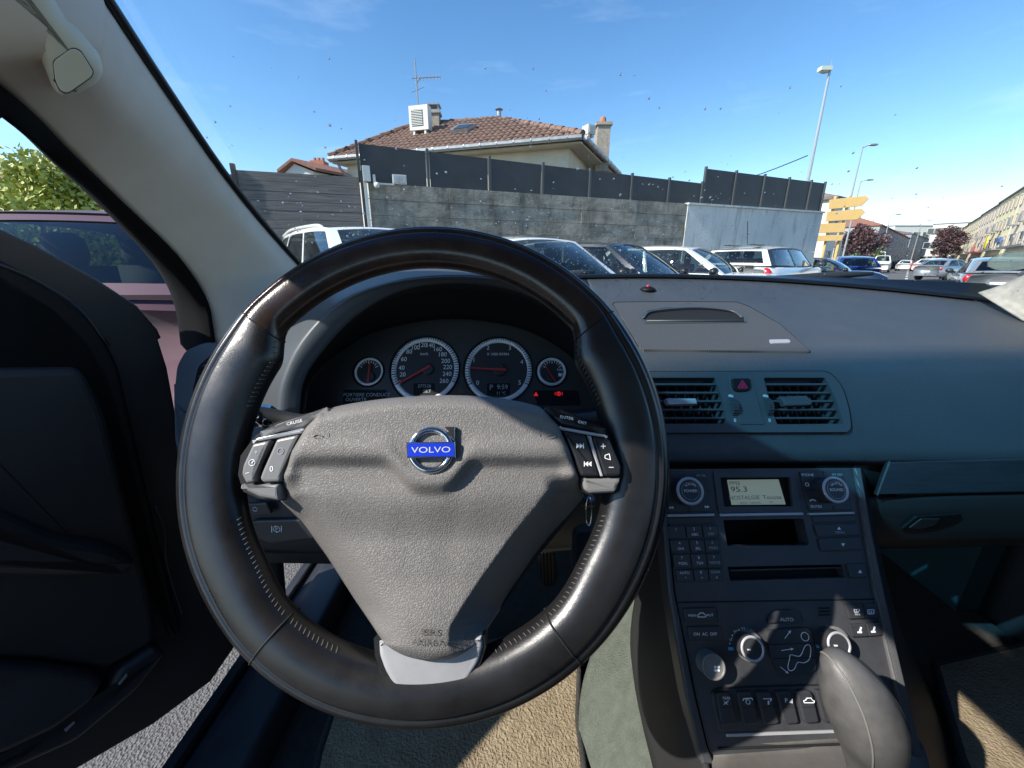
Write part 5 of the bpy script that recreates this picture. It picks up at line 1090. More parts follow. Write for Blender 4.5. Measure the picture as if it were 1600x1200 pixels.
PADO = mk('airbag_cover', np.concatenate([V, Vb]), Fp, m_pad, SW, True)
hz = lambda x, y: float(pad_h(np.array([[[x, y]]], float))[0, 0])
text('SRS', PW, 671, 988, 9.5, m_padd, PADO, h=hz(671, 988)+.0016, sx=1.35, ext=.0004); text('AIRBAG', PW, 671, 1003.5, 9.5, m_padd, PADO, h=hz(671, 1003)+.0026, sx=1.15)
for x, s in ((500, -1), (858, 1)):
    b = MB(); h = hz(x, 684); b.tube(spl([PW.hit(x-14*s, 677, h), PW.hit(x-13*s, 685, h), PW.hit(x+4*s, 685, h), PW.hit(x+10*s, 682, h), PW.hit(x+4*s, 679, h), PW.hit(x-6*s, 683, h)], 4), .0005, 5); b.obj('horn_mark', m_pad, PADO, True)
# badge
hb = hz(672, 660); BADG = MB(); disc(BADG, PW, 672, 703, 36, hb-.014, hb+.0008); bo = BADG.obj('badge', m_pad, SW)
b = MB(); ring(b, PW, 672, 703, 37.5, 26, hb, hb+.0045, 64, 8); b.obj('badge_ring', m_chrome, bo, True)
b = MB(); b.prism(PW, [(694, 667), (711, 666.5), (710.5, 690), (704, 683), (697, 688), (689, 680), (700, 674)], hb+.0004, hb+.0035, .0006); b.obj('badge_arrow', m_chrome, bo)
b = MB(); b.prism(PW, [(634.5, 691), (711, 690), (712, 715.5), (635.5, 716)], hb+.001, hb+.0052, .0006); b.obj('bar_frame', m_chrome, bo)
b = MB(); b.prism(PW, [(636.5, 693), (709.5, 692), (710.2, 713.5), (637.2, 714)], hb+.0052, hb+.0060, .0004); b.obj('badge_bar', m_blue, bo)
text('VOLVO', PW, 673.5, 703.2, 9.0, m_letter, bo, ang=-1, h=hb+.0062, sx=1.42, ext=.0004)
# silver plate at the foot of the cover
b = MB(); plate = rounded([(591, 1002), (675, 1000), (753, 995), (755, 1010), (748, 1036), (728, 1068), (706, 1079), (640, 1080), (617, 1077), (601, 1050), (592, 1025)], [3, 1, 3, 6, 8, 8, 8, 8, 8, 8, 6])
b.prism(PW, plate, .004, .0165, .003, bn=4); b.obj('spoke_plate', m_silver, SW, True)
b = MB(); b.prism(PW, [(584, 998), (757, 994), (760, 1010), (750, 1040), (728, 1073), (706, 1083), (640, 1084), (614, 1081), (596, 1052), (586, 1025)], -.01, .0145); b.obj('spoke_base', m_rimL, SW)
b = MB(); b.prism(PW, [(x, y) for x, y in Tc]+[(x, y) for x, y in Rc[1:]]+[(x, y) for x, y in Bc[-2:0:-1]]+[(x, y) for x, y in Lc[:0:-1]], -.055, -.030); b.obj('wheel_hub', m_black, SW)
# switch pods on both spokes
def pod(base, cover, strip, b1, b2, mid, cap, m1, mcover):
    r = empty('switch_pod', PW.hit(*base[0]), 0, SW); ORG[r.name] = PW.hit(*base[0]); r.location = ORG[r.name]-WC
    b = MB(); b.prism(PW, base, -.02, .0195); b.obj('pod_base', m_black, r)
    b = MB(); b.prism(PW, rounded(cover, 3), .010, .0245, .003, bn=3); c = b.obj('pod_cover', mcover, r)
    b = MB(); b.prism(PW, rounded(strip, 1), .010, .0255, .0015); b.obj('pod_strip', m_silver, r)
    for q in (b1, b2): b = MB(); b.prism(PW, rounded(q, 4), .010, .0262, .0022, bn=3); b.obj('pod_button', m1, r)
    if mid: b = MB(); b.prism(PW, rounded(mid, 1), .010, .0248, .001); b.obj('pod_strip', m_silver, r)
    b = MB(); b.prism(PW, rounded(cap, 4), .008, .0235, .003, bn=3); b.obj('pod_cap', m_pod, r)
    return r
PL1 = pod([(372, 742), (376, 712), (392, 690), (400, 680), (431, 660), (462, 650), (519, 637), (478, 668), (456, 705), (442, 745), (437, 783), (405, 779), (380, 768)],
          [(404, 681), (431, 662), (461, 652), (517, 639), (484, 662), (476, 668)], [(393, 691.5), (401, 684), (475, 669), (471, 677)],
          [(394, 693.5), (422, 687.5), (402.5, 724.6), (397.6, 741.6), (398, 753.5), (384, 756), (376.4, 741.6), (378.5, 727.5)], [(431.5, 686), (467.5, 678.5), (455, 703), (441, 736), (436.8, 753), (411, 754.4), (405, 748.7), (408, 739)], None,
          [(373, 757.5), (436.6, 755), (436, 783), (405, 778), (384, 768)], m_pod, m_pod)
PR1 = pod([(844, 635), (880, 641), (925, 659), (950, 676), (972, 730), (972, 746), (963, 771), (922, 774), (912, 770), (904, 745), (890, 705), (872, 665)],
          [(848, 637.5), (880, 643), (925, 661), (949, 676), (910, 671), (875, 664)], [(873, 666), (946.5, 679), (950, 684.5), (876.5, 672)],
          [(879.5, 673.5), (915, 680), (936.5, 744.5), (908.5, 744.5)], [(926, 682), (952, 686), (971, 730), (970, 744), (945, 744.5)], [(917.5, 680.5), (924, 681.5), (943, 744.5), (938.5, 744.5)],
          [(909.5, 746.5), (971, 746.5), (962.5, 770), (922, 772), (913, 766)], m_podb, m_podb)
text('CRUISE', PW, 460, 660, 4.6, m_ink, PL1, ang=-14, h=.0247, sx=1.2); text('0', PW, 424, 733, 8.5, m_ink, PL1, h=.0265); text('I', PW, 386, 739, 6, m_ink, PL1, ang=80, h=.0265); text('+', PW, 400, 707, 8, m_inkd, PL1, h=.0265)
b = MB(); ring(b, PW, 393.5, 723, 5.4, 4.2, .0262, .0267, 20, 3); bar(b, PW, 393, 724, 396, 720, 1, 1, .0262, .0268); b.obj('cruise_symbol', m_ink, PL1)
b = MB(); ring(b, PW, 438, 705, 5.2, 4.2, .0262, .0267, 20, 3); b.obj('cruise_symbol', m_inkd, PL1)
text('ENTER', PW, 885.5, 653, 4.4, m_ink, PR1, ang=10, h=.0247, sx=1.15); text('EXIT', PW, 910, 660.5, 4.2, m_ink, PR1, ang=14, h=.0247, sx=1.1); text('+', PW, 942.5, 698, 11, m_ink, PR1, h=.0265); text('–', PW, 955, 729.5, 10, m_ink, PR1, h=.0265)
b = MB()
for (x, y, s) in ((906, 696.5, 1), (919, 725, -1)):
    for k in (-1, 1): b.prism(PW, [(x+s*(2.6*k-2.6), y-4), (x+s*(2.6*k+2.6), y), (x+s*(2.6*k-2.6), y+4)], .0262, .0267)
    bar(b, PW, x+s*5.8, y-4, x+s*5.8, y+4, 1.1, 1.1, .0262, .0267)
b.obj('skip_symbol', m_ink, PR1)
b = MB(); [bar(b, PW, *q, 1, 1, .0262, .0267) for q in ((945.5, 711.5, 945.5, 716), (945.5, 711.5, 952, 709), (952, 709, 954, 718.5), (954, 718.5, 945.5, 716))]; b.obj('speaker_symbol', m_ink, PR1)
# stalks behind the wheel
b = MB(); b.tube(spl([P(560, 668, .40), P(470, 660, .40), P(425, 652, .395), P(395, 648, .39)], 4), [.008]*4+[.0085]*4+[.009, .0095, .010, .011, .010], 12); st = b.obj('indicator_stalk', m_cons, CAR, True)
b = MB(); b.tube(spl([P(413, 653, .392), P(416, 648, .388)], 4), .012, 14); b.tube(spl([P(398, 652, .388), P(388, 648, .386)], 4), .0105, 14); b.obj('stalk_end', m_chrome, st, True)
b = MB(); b.tube(spl([P(820, 668, .40), P(900, 660, .40), P(935, 655, .395), P(966, 648, .39)], 4), [.008]*4+[.0085]*4+[.009, .0095, .010, .0105, .008], 12); st = b.obj('wiper_stalk', m_cons, CAR, True)

# ------------------------------------------------------------------ centre of the dash: speaker, vents
go = [(958, 474), (965, 472.5), (1060, 471.5), (1152, 472.5), (1170, 479), (1218, 506), (1262, 545), (1266, 549), (1005, 546), (998, 540), (975, 500)]
def on_dash(poly, off, sub=6):
    P2 = rounded(poly, 3, 3); return [dash_hit(x, y, off) for x, y in P2]
def dash_plate(name, poly, off, th, mat, parent, inset=0):
    bm = bmesh.new(); pts = on_dash(poly, off); vs_ = [bm.verts.new(p) for p in pts]; es = [bm.edges.new((vs_[i-1], vs_[i])) for i in range(len(vs_))]
    bmesh.ops.triangle_fill(bm, use_beauty=True, edges=es, normal=(0, 0, 1))
    lo = [bm.verts.new(np.array(v.co)-[0, 0, th]) for v in vs_]
    for i in range(len(vs_)): bm.faces.new((vs_[i-1], vs_[i], lo[i], lo[i-1]))
    bmesh.ops.recalc_face_normals(bm, faces=bm.faces); bm.verts.index_update(); V = [tuple(v.co) for v in bm.verts]; Fc = [[v.index for v in f.verts] for f in bm.faces]; bm.free(); return mk(name, V, Fc, mat, parent)
gs = [(1112+(x-1112)*1.012, 512+(y-512)*1.03) for x, y in go]
SPK = dash_plate('speaker_surround', gs, .0012, .01, m_gap, CAR)
dash_plate('speaker_grille', go, .0035, .004, m_grill, SPK)
tw = [(1004, 494), (1012, 485), (1040, 480.5), (1090, 479.5), (1140, 484), (1160, 493), (1163, 501), (1010, 502)]
dash_plate('tweeter_surround', [(1084+(x-1084)*1.06, 491+(y-491)*1.25) for x, y in tw], .0048, .003, m_fasc, SPK); dash_plate('tweeter_recess', tw, .0056, .001, m_gap, SPK)
b = MB(); b.tube(spl([dash_hit(1005, 497, .007), dash_hit(1020, 486, .009), dash_hit(1085, 480.5, .010), dash_hit(1140, 485, .009), dash_hit(1160, 496, .007)], 6), .0022, 8); b.tube([dash_hit(1010, 501.5, .006), dash_hit(1162, 501.5, .006)], .002, 8); b.obj('tweeter_rim', m_fasc, SPK, True)
dash_plate('speaker_badge', [(1201, 530.5), (1233, 530), (1236, 535), (1204, 536)], .005, .002, m_silver, SPK)
b = MB(); c = dash_hit(1012, 453, .0); b.ball(c, (.017, .017, .008), 14, 8); ds = b.obj('sun_sensor', m_black, CAR, True); b = MB(); b.ball(c+[0, -.002, .006], (.005, .005, .006), 10, 6); b.obj('sensor_lens', m_redp, ds, True)
# moulded tray line on the passenger side
PVT = Plane.three(dash_hit(1100, 580), dash_hit(1060, 676), dash_hit(1260, 676))
hv = .006
vo = rounded([(1010, 581), (1295, 580), (1316, 603), (1327, 640), (1330, 668), (1325, 675), (1030, 676), (1005, 640)], [4, 12, 12, 10, 6, 5, 6, 10])
hl = rounded([(1014, 590), (1117, 590), (1128, 620), (1137, 662), (1025, 662), (1008, 630)], 3); hr = rounded([(1193, 590), (1289, 590), (1305, 620), (1319, 662), (1214, 663), (1203, 630)], 3)
V, Fc = holes_plate(PVT, vo, [hl, hr], hv, .03); VP = mk('vent_panel', V, Fc, m_fasc, CAR)
vo2 = [(1168+(x-1168)*1.008, 628+(y-628)*1.022) for x, y in vo]; b = MB(); b.prism(PVT, vo2, -.02, .0042); 
V, Fc = holes_plate(PVT, vo2, [hl, hr], .0045, .02); mk('vent_gap', V, Fc, m_gap, VP)
def vent(poly, x0, x1, knob, name='air_vent'):
    r = empty(name, PVT.hit((x0+x1)/2, 626), 0, CAR); ORG[r.name] = PVT.hit((x0+x1)/2, 626); r.location = ORG[r.name]-ORG[CAR.name]
    b = MB(); b.prism(PVT, [(x0-8, 584), (x1+12, 584), (x1+16, 668), (x0-8, 668)], -.036, -.03); b.obj('vent_back', m_black, r)
    for k in range(5):
        y = 598.5+k*13.2; s = (y-590)/72*22; b = MB(); b.prism(PVT, [(x0-3+s*.8, y), (x1+2+s*1.0, y), (x1+3+s*1.0, y+3.4), (x0-3+s*.8, y+3.4)], -.003, .0035, .0012); b.obj('slat', m_fasc, r)
    b = MB()
    for k in range(7): x = x0+8+k*(x1-x0)/7; b.prism(PVT, [(x, 592), (x+2, 592), (x+22, 660), (x+20, 660)], -.028, -.02)
    b.obj('vane', m_key, r)
    b = MB(); b.prism(PVT, rounded(knob, 2), .002, .012, .002); b.obj('vent_tab', m_fasc if x0 > 1100 else m_silver, r)
vent(hl, 1014, 1117, [(1040, 622), (1088, 622), (1090, 631), (1044, 632)]); vent(hr, 1193, 1289, [(1219, 619), (1260, 618), (1271, 627), (1268, 633), (1228, 634)])
PVT2 = PVT
b = MB(); b.prism(PVT, rounded([(1138, 587), (1174, 587), (1195, 663), (1157, 663)], 3), hv-.001, hv+.0012, .0006); cs = b.obj('vent_centre_strip', m_fasc, CAR)
b = MB(); b.prism(PVT, rounded([(1143.5, 591), (1172.5, 590.5), (1174, 606), (1168, 611), (1150, 611.5), (1145, 606)], 4), hv+.001, hv+.004, .0015); hzd = b.obj('hazard_button', m_black, cs)
b = MB(); [bar(b, PVT, *q, 1.6, 1.6, hv+.004, hv+.0045) for q in ((1153.5, 606, 1160, 594.5), (1160, 594.5, 1168, 606), (1168, 606, 1153.5, 606), (1158, 603.5, 1160.5, 599), (1160.5, 599, 1163.5, 603.5), (1163.5, 603.5, 1158, 603.5))]; b.obj('hazard_symbol', m_redp, hzd)
for x in (1143, 1197):
    b = MB(); c0 = PVT.hit(x, 622, hv-.002); c1 = PVT.hit(x+4, 651, hv-.002); ax = unit(PVT.hit(x+10, 636)-PVT.hit(x, 636)); rr = np.linalg.norm(c1-c0)/2
    m0 = (c0+c1)/2-PVT.n*.004; b.tube([m0-ax*.004, m0+ax*.004], rr, 24); tw_ = b.obj('vent_thumbwheel', m_key, CAR)
    b = MB()
    for k in range(12): a = math.pi*(k/11); dd = PVT.n*math.sin(a)+unit(c1-c0)*math.cos(a); b.box(m0+dd*rr, (.008, .0015, .0015))
    b.obj('grip_ribs', m_fasc, tw_)
    text('0', PVT, x+5.5, 657, 5, m_ink, cs, h=hv+.0008); b = MB(); b.prism(PVT, [(x-5, 617), (x-2, 616), (x+3, 618), (x+4, 621), (x-4, 620)], hv, hv+.0006); b.obj('air_symbol', m_inkd, cs)

# lower passenger dash: brushed strip and glove box
PTR = Plane.three(P(1390, 722, .562), P(1600, 718, .562), P(1450, 772, .556))
b = MB(); b.prism(PTR, [(1372, 773), (1385, 735), (1391, 722), (1640, 715), (1700, 713), (1700, 766), (1640, 768)], -.007, .0, .002); b.obj('brushed_strip', m_trim, CAR)
b = MB(); b.tube([PTR.hit(1371, 774, -.001), PTR.hit(1385, 735, -.001), PTR.hit(1390, 721, -.001)], .0014, 8); b.obj('strip_end', m_bord, CAR, True)
lobj('glove_box', [[P(1338, 778, .575), P(1450, 776, .563), P(1600, 771, .563), P(1720, 768, .563)], [P(1338, 806, .575), P(1450, 805, .565), P(1600, 802, .565), P(1720, 800, .565)], [P(1340, 846, .60), P(1450, 848, .592), P(1600, 846, .592), P(1720, 845, .592)], [P(1345, 858, .66), P(1450, 856, .66), P(1600, 852, .66), P(1720, 850, .66)]], m_cons, CAR, 4, 4, .01)
lobj('dash_return', [[P(1336, 724, .572), P(1380, 723, .58), P(1400, 723, .585)], [P(1336, 778, .60), P(1375, 776, .60), P(1400, 776, .60)]], m_cons, CAR, 2, 2, .004)
PGB = Plane.three(P(1400, 806, .562), P(1500, 804, .562), P(1450, 835, .580))
b = MB(); b.prism(PGB, rounded([(1408, 828), (1432, 808), (1505, 803), (1490, 818), (1462, 828)], 4), .0, .003, .001); gh = b.obj('glove_box_handle', m_black, CAR); b = MB(); b.prism(PGB, rounded([(1420, 826), (1440, 811), (1470, 811), (1460, 822), (1440, 827)], 3), .003, .0045, .001); b.obj('handle_flap', m_cons, gh)

# ------------------------------------------------------------------ centre stack
PS = Plane.three(P(1190, 735, .545), P(1045, 735, .545), P(1190, 1150, .46))
def S6(x, y): return (1030+x/4.324, 720+y/4.324)
def S7(x, y): return (1040+x/4, 920+y/4)
def poly6(*q): return [S6(x, y) for x, y in q]
def poly7(*q): return [S7(x, y) for x, y in q]
so_ = [(1042, 733), (1337, 731), (1346, 790), (1353, 830), (1368, 925), (1388, 1015), (1405, 1090), (1421, 1170), (1427, 1195), (1118, 1195), (1106, 1165), (1088, 1090), (1072, 1010), (1055, 925), (1046, 830)]
slot = rounded(poly6((432, 400), (975, 390), (1012, 560), (1000, 572), (460, 576)), 2); cd = rounded(poly6((462, 716), (1235, 700), (1255, 790), (480, 812)), 1.5); scr = rounded(poly6((412, 112), (884, 110), (908, 308), (440, 310)), 2.5)
bank = rounded(poly7((285, 640), (330, 622), (960, 600), (1100, 596), (1180, 860), (1100, 880), (350, 890), (330, 880)), [5, 5, 2, 2, 2, 3, 5, 3])
grl = [rounded(poly7((955, y), (1028, y-2), (1032, y+7), (960, y+9)), 1) for y in (118, 139, 160)]
V, Fc = holes_plate(PS, so_, [slot, cd, scr], 0, .02); STK = mk('centre_stack', V, Fc, m_stack, CAR)
b = MB(); b.prism(PS, [(x+(-3 if x < 1150 else 3), y+(-3 if y < 830 else 3)) for x, y in slot], -.075, -.07); b.prism(PS, poly6((420, 385), (990, 385), (1000, 396), (430, 402)), -.07, -.02); b.prism(PS, poly6((455, 572), (1012, 562), (1012, 572), (455, 582)), -.07, -.02); b.prism(PS, poly6((420, 390), (432, 390), (462, 580), (450, 580)), -.07, -.02); b.prism(PS, poly6((978, 390), (990, 390), (1024, 570), (1012, 570)), -.07, -.02); b.obj('storage_slot', m_black, STK)
b = MB(); b.prism(PS, [(x, y) for x, y in cd], -.03, -.012); b.obj('disc_slot', m_black, STK); b = MB(); b.prism(PS, poly6((480, 735), (1240, 716), (1240, 728), (482, 748)), -.012, -.002, .001); b.obj('disc_slot_lip', m_key, STK)
# radio display
b = MB(); b.prism(PS, scr, -.02, -.006); rd = b.obj('radio_display', m_black, STK)
lcdp = rounded(poly6((460, 129), (806, 125), (855, 295), (490, 298)), .6); b = MB(); b.prism(PS, lcdp, -.006, -.0052); b.obj('screen', m_lcd, rd)
V, Fc = holes_plate(PS, rounded(poly6((366, 72), (904, 68), (974, 348), (402, 352)), 3), [scr], .0025, .004); mk('display_bezel', V, Fc, m_stack, STK)
text('FM2', PS, *S6(510, 152), 5.2, m_lcdt, rd, ang=-1, h=-.005, sx=1.3); text('95.3', PS, *S6(540, 194), 8.3, m_lcdt, rd, ang=-1, h=-.005, sx=1.3); text('NOSTALGIE', PS, *S6(575, 250), 6, m_lcdf, rd, ang=-1, h=-.005, sx=1.05); text('Toussa', PS, *S6(762, 247), 6, m_lcdf, rd, ang=-1, h=-.005, sx=1.2); text('RDS   NEWS        TP', PS, *S6(660, 285), 3.4, m_lcdf, rd, ang=-1, h=-.005, sx=1.2)
# silver strips
for q in (poly6((52, 362), (374, 356), (377, 374), (54, 380)), poly6((410, 358), (974, 349), (978, 367), (414, 377)), poly6((1012, 352), (1320, 345), (1324, 360), (1016, 368))):
    b = MB(); b.prism(PS, q, 0, .004, .001); b.obj('silver_strip', m_silver, STK)
def knob(cx, cy, r, h, parent, top, ringm, name='knob', dot=None):
    k = empty(name, PS.hit(cx, cy), 0, parent if parent is not CAR else CAR)
    ORG[k.name] = PS.hit(cx, cy); k.location = ORG[k.name]-ORG[parent.name]
    b = MB(); disc(b, PS, cx, cy, r*1.02, 0, h, .0015, 40); 
    c = PS.hit(cx, cy, h); uvc = PS.uv(c); s = scale_at(PS, cx, cy, h); b = MB()
    b.prism(PS, [(uvc[0]+r*1.0*s*math.cos(t), uvc[1]+r*1.0*s*math.sin(t)) for t in np.linspace(0, 2*math.pi, 49)[:-1]], 0, h, .0012, px=False)
    for i in range(30):
        t = 2*math.pi*i/30; p = PS.at(uvc[0]+r*s*math.cos(t), uvc[1]+r*s*math.sin(t), h*.45); b.box(p, (.0008, .0008, .0008))
    b.obj('knob_body', top, k)
    b = MB(); ring(b, PS, cx, cy, r, r*.78, h-.0005, h+.0012, 48, 5); b.obj('knob_ring', ringm, k, True)
    return k
def sbtn(poly, r, h, name, parent, mat=m_key, bev=.001): b = MB(); b.prism(PS, rounded(poly, r), -.001, h, bev); return b.obj(name, mat, parent)
sbtn(poly6((72, 80), (326, 78), (376, 346), (52, 348)), 2, .0022, 'audio_panel', STK); sbtn(poly6((948, 72), (1236, 68), (1308, 332), (1012, 340)), 2, .0022, 'phone_panel', STK)
for (x0, y0, x1, y1) in ((318, 202, 345, 200), (202, 312, 206, 346), (165, 80, 168, 105), (970, 202, 1040, 198), (1108, 70, 1112, 100), (1176, 305, 1182, 332), (1290, 262, 1298, 260)):
    b = MB(); bar(b, PS, *S6(x0, y0), *S6(x1, y1), .8, .8, .0022, .0026); b.obj('panel_joint', m_gap, STK)
KV = knob(*S6(212, 204), 21.6, .022, STK, m_key, m_silver); KS = knob(*S6(1198, 196), 20.5, .024, STK, m_key, m_silver)
for K, c, t1, t2, hh, rr in ((KV, S6(212, 204), 'VOLUME', 'POWER', .0222, 13.2), (KS, S6(1198, 196), 'SELECTOR', 'SOUND', .0242, 12.6)):
    b = MB(); ring(b, PS, *c, 13.8, 13.2, hh, hh+.0003, 40, 3); b.obj('print_ring', m_inkd, K)
    text(t2, PS, c[0], c[1], 4.2, m_ink, K, h=hh, sx=1.0)
    n = len(t1); st_ = 13.5 if n > 6 else 17
    for i, ch in enumerate(t1): a = -90+(i-(n-1)/2)*st_; text(ch, PS, c[0]+rr*.83*math.cos(math.radians(a)), c[1]+rr*.83*math.sin(math.radians(a)), 3.4, m_ink, K, ang=a+90, h=hh)
text('FM TEL', PS, *S6(285, 101), 3.4, m_inkd, STK, h=.0026); text('PHONE', PS, *S6(1003, 96), 4.0, m_ink, STK, h=.0026); text('MY KEY', PS, *S6(1204, 94), 3.4, m_inkd, STK, h=.0026); text('ENTER', PS, *S6(1062, 310), 4.2, m_ink, STK, h=.0026)
b = MB(); ring(b, PS, *S6(1001, 160), 3, 2.2, .0022, .0027, 16, 3); b.tube(spl([PS.hit(*S6(1018, 272), .0026), PS.hit(*S6(1036, 262), .0026), PS.hit(*S6(1058, 270), .0026)], 4), .0007, 5)
for (x, y, s) in ((80, 316, -1), (325, 311, 1)):
    q = S6(x, y)
    for k in (-1, 1): b.prism(PS, [(q[0]+s*(1.9*k-1.9), q[1]-2.2), (q[0]+s*(1.9*k+1.9), q[1]), (q[0]+s*(1.9*k-1.9), q[1]+2.2)], .0022, .0027)
b.obj('audio_symbol', m_ink, STK)
sbtn(poly6((48, 386), (378, 378), (381, 422), (52, 430)), 1, .0018, 'blank_strip', STK)
kr = [[(50, 442, 172, 525), (179, 440, 285, 522), (290, 437, 392, 518)], [(72, 537, 197, 617), (204, 534, 302, 616), (307, 532, 406, 613)], [(92, 632, 208, 722), (213, 630, 316, 720), (320, 628, 411, 716)], [(112, 737, 226, 818), (231, 733, 327, 814), (332, 730, 424, 812)]]
kt = [[('1', ''), ('2', 'ABC'), ('3', 'DEF')], [('4', 'GHI'), ('5', 'JKL'), ('6', 'MNO')], [('7', 'PQRS'), ('8', 'TUV'), ('9', 'WXYZ')], [('AUTO', '*'), ('0', '+'), ('SCAN', '#')]]
for i in range(4):
    for j in range(3):
        x0, y0, x1, y1 = kr[i][j]; o = sbtn(poly6((x0, y0), (x1, y0-3), (x1+14, y1), (x0+14, y1+2)), 1.2, .0028, 'keypad_key', STK); a, c = kt[i][j]; mx_, my = (x0+x1)/2+7, (y0+y1)/2
        text(a, PS, *S6(mx_-4, my-20), 4.2 if len(a) == 1 else 3.8, m_ink if j < 2 else m_inkd, o, h=.003); 
        if c: text(c, PS, *S6(mx_+4, my+17), 4.0, m_ink if j < 2 else m_inkd, o, h=.003)
sbtn(poly6((1030, 374), (1326, 364), (1336, 410), (1044, 420)), 1, .0018, 'blank_strip', STK)
mu = sbtn(poly6((1044, 432), (1342, 422), (1362, 504), (1072, 514)), 1.5, .003, 'menu_button', STK); mdn = sbtn(poly6((1074, 526), (1366, 515), (1378, 592), (1370, 602), (1104, 612), (1092, 600)), 2, .003, 'menu_button', STK); ej = sbtn(poly6((1268, 700), (1400, 695), (1412, 782), (1404, 788), (1292, 796)), 2, .004, 'eject_button', STK)
for o, (x, y), s in ((mu, S6(1216, 455), -1), (mdn, S6(1243, 568), 1), (ej, S6(1358, 748), -1)):
    b = MB(); b.prism(PS, [(x-3, y-2.4*s), (x+3, y-2.4*s), (x, y+2.4*s)], .0028, .0045 if o is ej else .0034); b.obj('arrow_symbol', m_ink, o)
text('MENU', PS, *S6(1222, 484), 3.6, m_inkd, STK, h=.0034)
# joint between audio and climate
b = MB(); b.tube([PS.hit(*S7(40, 86), .0002), PS.hit(*S7(600, 76), .0002), PS.hit(*S7(1330, 64), .0002)], .0009, 6); b.obj('panel_joint', m_gap, STK)
# climate controls
c1 = sbtn(poly7((110, 122), (318, 118), (326, 208), (122, 210)), 3, .003, 'recirculation_button', STK); c2 = sbtn(poly7((135, 238), (346, 235), (366, 322), (152, 327)), 3, .003, 'ac_button', STK)
text('MAN', PS, *S7(166, 168), 3.8, m_ink, c1, h=.0034); text('AUT', PS, *S7(278, 165), 3.8, m_ink, c1, h=.0034); text('ON  AC  OFF', PS, *S7(248, 284), 4.6, m_ink, c2, h=.0034, sx=.95)
def car_symbol(x, y, s, parent, h):
    b = MB(); pts = [(-7, 3), (-8, 0), (-5, -1), (-3, -4), (3, -4), (5, -1), (8, 0), (7, 3), (-7, 3)]
    b.tube([PS.hit(x+a*s, y+c*s, h) for a, c in pts], .0005, 5); b.obj('car_symbol', m_ink, parent)
car_symbol(*S7(226, 165), .9, c1, .0032)
bn = S7(640, 215); c3 = sbtn(poly7((640, 215), (648, 165), (690, 137), (795, 132), (848, 165), (866, 218)), 4, .004, 'auto_button', STK); text('AUTO', PS, *S7(758, 193), 5.2, m_ink, c3, h=.0044)
mp_ = sbtn(poly7((632, 300), (645, 258), (880, 243), (912, 262), (945, 420), (946, 500), (918, 528), (745, 546), (708, 526), (660, 430)), 5, .004, 'airflow_panel', STK)
for (a, c) in ((S7(645, 350), S7(925, 340)), (S7(665, 438), S7(942, 428))): b = MB(); bar(b, PS, *a, *c, .9, .9, .004, .0044); b.obj('button_joint', m_gap, mp_)
b = MB(); ring(b, PS, *S7(873, 300), 6.4, 5.4, .004, .0046, 24, 3); b.tube([PS.hit(*S7(x, y), .0045) for x, y in spl(np.array([(775, 438), (782, 412), (840, 420), (870, 360), (896, 350), (908, 380), (898, 440), (865, 462), (825, 460), (806, 500), (780, 512), (764, 490), (775, 438)]), 4)], .0004, 5)
for (a, c) in ((S7(745, 312), S7(778, 268)), (S7(725, 386), S7(792, 376)), (S7(718, 488), S7(762, 524))):
    d = unit(np.array(c)-a); q = np.array([-d[1], d[0]]); bar(b, PS, *a, *c, .6, 1.2, .004, .0045); b.prism(PS, [np.array(c)+d*2.5, np.array(c)-d*2+q*2.2, np.array(c)-d*2-q*2.2], .004, .0045)
b.obj('airflow_symbol', m_ink, mp_)
b = MB(); [b.prism(PS, q, 0, .0012, .0004) for q in grl]; b.obj('cabin_sensor_slots', m_gap, STK)
sb_ = []
for q in (poly7((1124, 101), (1234, 97), (1252, 186), (1152, 190)), poly7((1238, 97), (1326, 96), (1341, 180), (1256, 186)), poly7((1148, 224), (1250, 218), (1270, 299), (1168, 303)), poly7((1254, 218), (1346, 212), (1366, 290), (1274, 299))): sb_.append(sbtn(q, 2, .0036, 'climate_button', STK))
text('MAX', PS, *S7(1200, 161), 2.8, m_ink, sb_[0], h=.004)
b = MB(); [bar(b, PS, *S7(*a), *S7(*c), .8, .8, .0036, .0042) for a, c in (((1178, 130), (1215, 128)), ((1215, 128), (1205, 148)), ((1205, 148), (1186, 149)), ((1186, 149), (1178, 130)), ((1192, 132), (1198, 146)))]; b.obj('demist_symbol', m_ink, sb_[0])
b = MB(); [bar(b, PS, *S7(*a), *S7(*c), .9, .9, .0036, .0042) for a, c in (((1264, 132), (1302, 130)), ((1302, 130), (1304, 156)), ((1304, 156), (1268, 158)), ((1268, 158), (1264, 132)), ((1276, 138), (1280, 162)), ((1288, 138), (1292, 162)))]; b.obj('demist_symbol', m_ink, sb_[1])
for o, (x, y) in ((sb_[2], S7(1218, 260)), (sb_[3], S7(1303, 257))):
    b = MB(); bar(b, PS, x+1.5, y-5, x-.5, y+2, 2.2, 2.2, .0036, .0042); bar(b, PS, x-4, y+3, x+2.5, y+3, 2.6, 2.6, .0036, .0042); b.obj('seat_symbol', m_ink, o)
KF = knob(*S7(305, 492), 18.5, .018, STK, m_pod, m_pod, 'fan_knob')
b = MB(); q = S7(322, 500)
for k in range(4): a = math.radians(45+90*k); b.prism(PS, [(q[0]+3.6*math.cos(a)+2.2*math.cos(t), q[1]+3.6*math.sin(a)+2.2*math.sin(t)) for t in np.linspace(0, 6.28, 9)[:-1]], .018, .0188)
b.obj('fan_symbol', m_ink, KF)
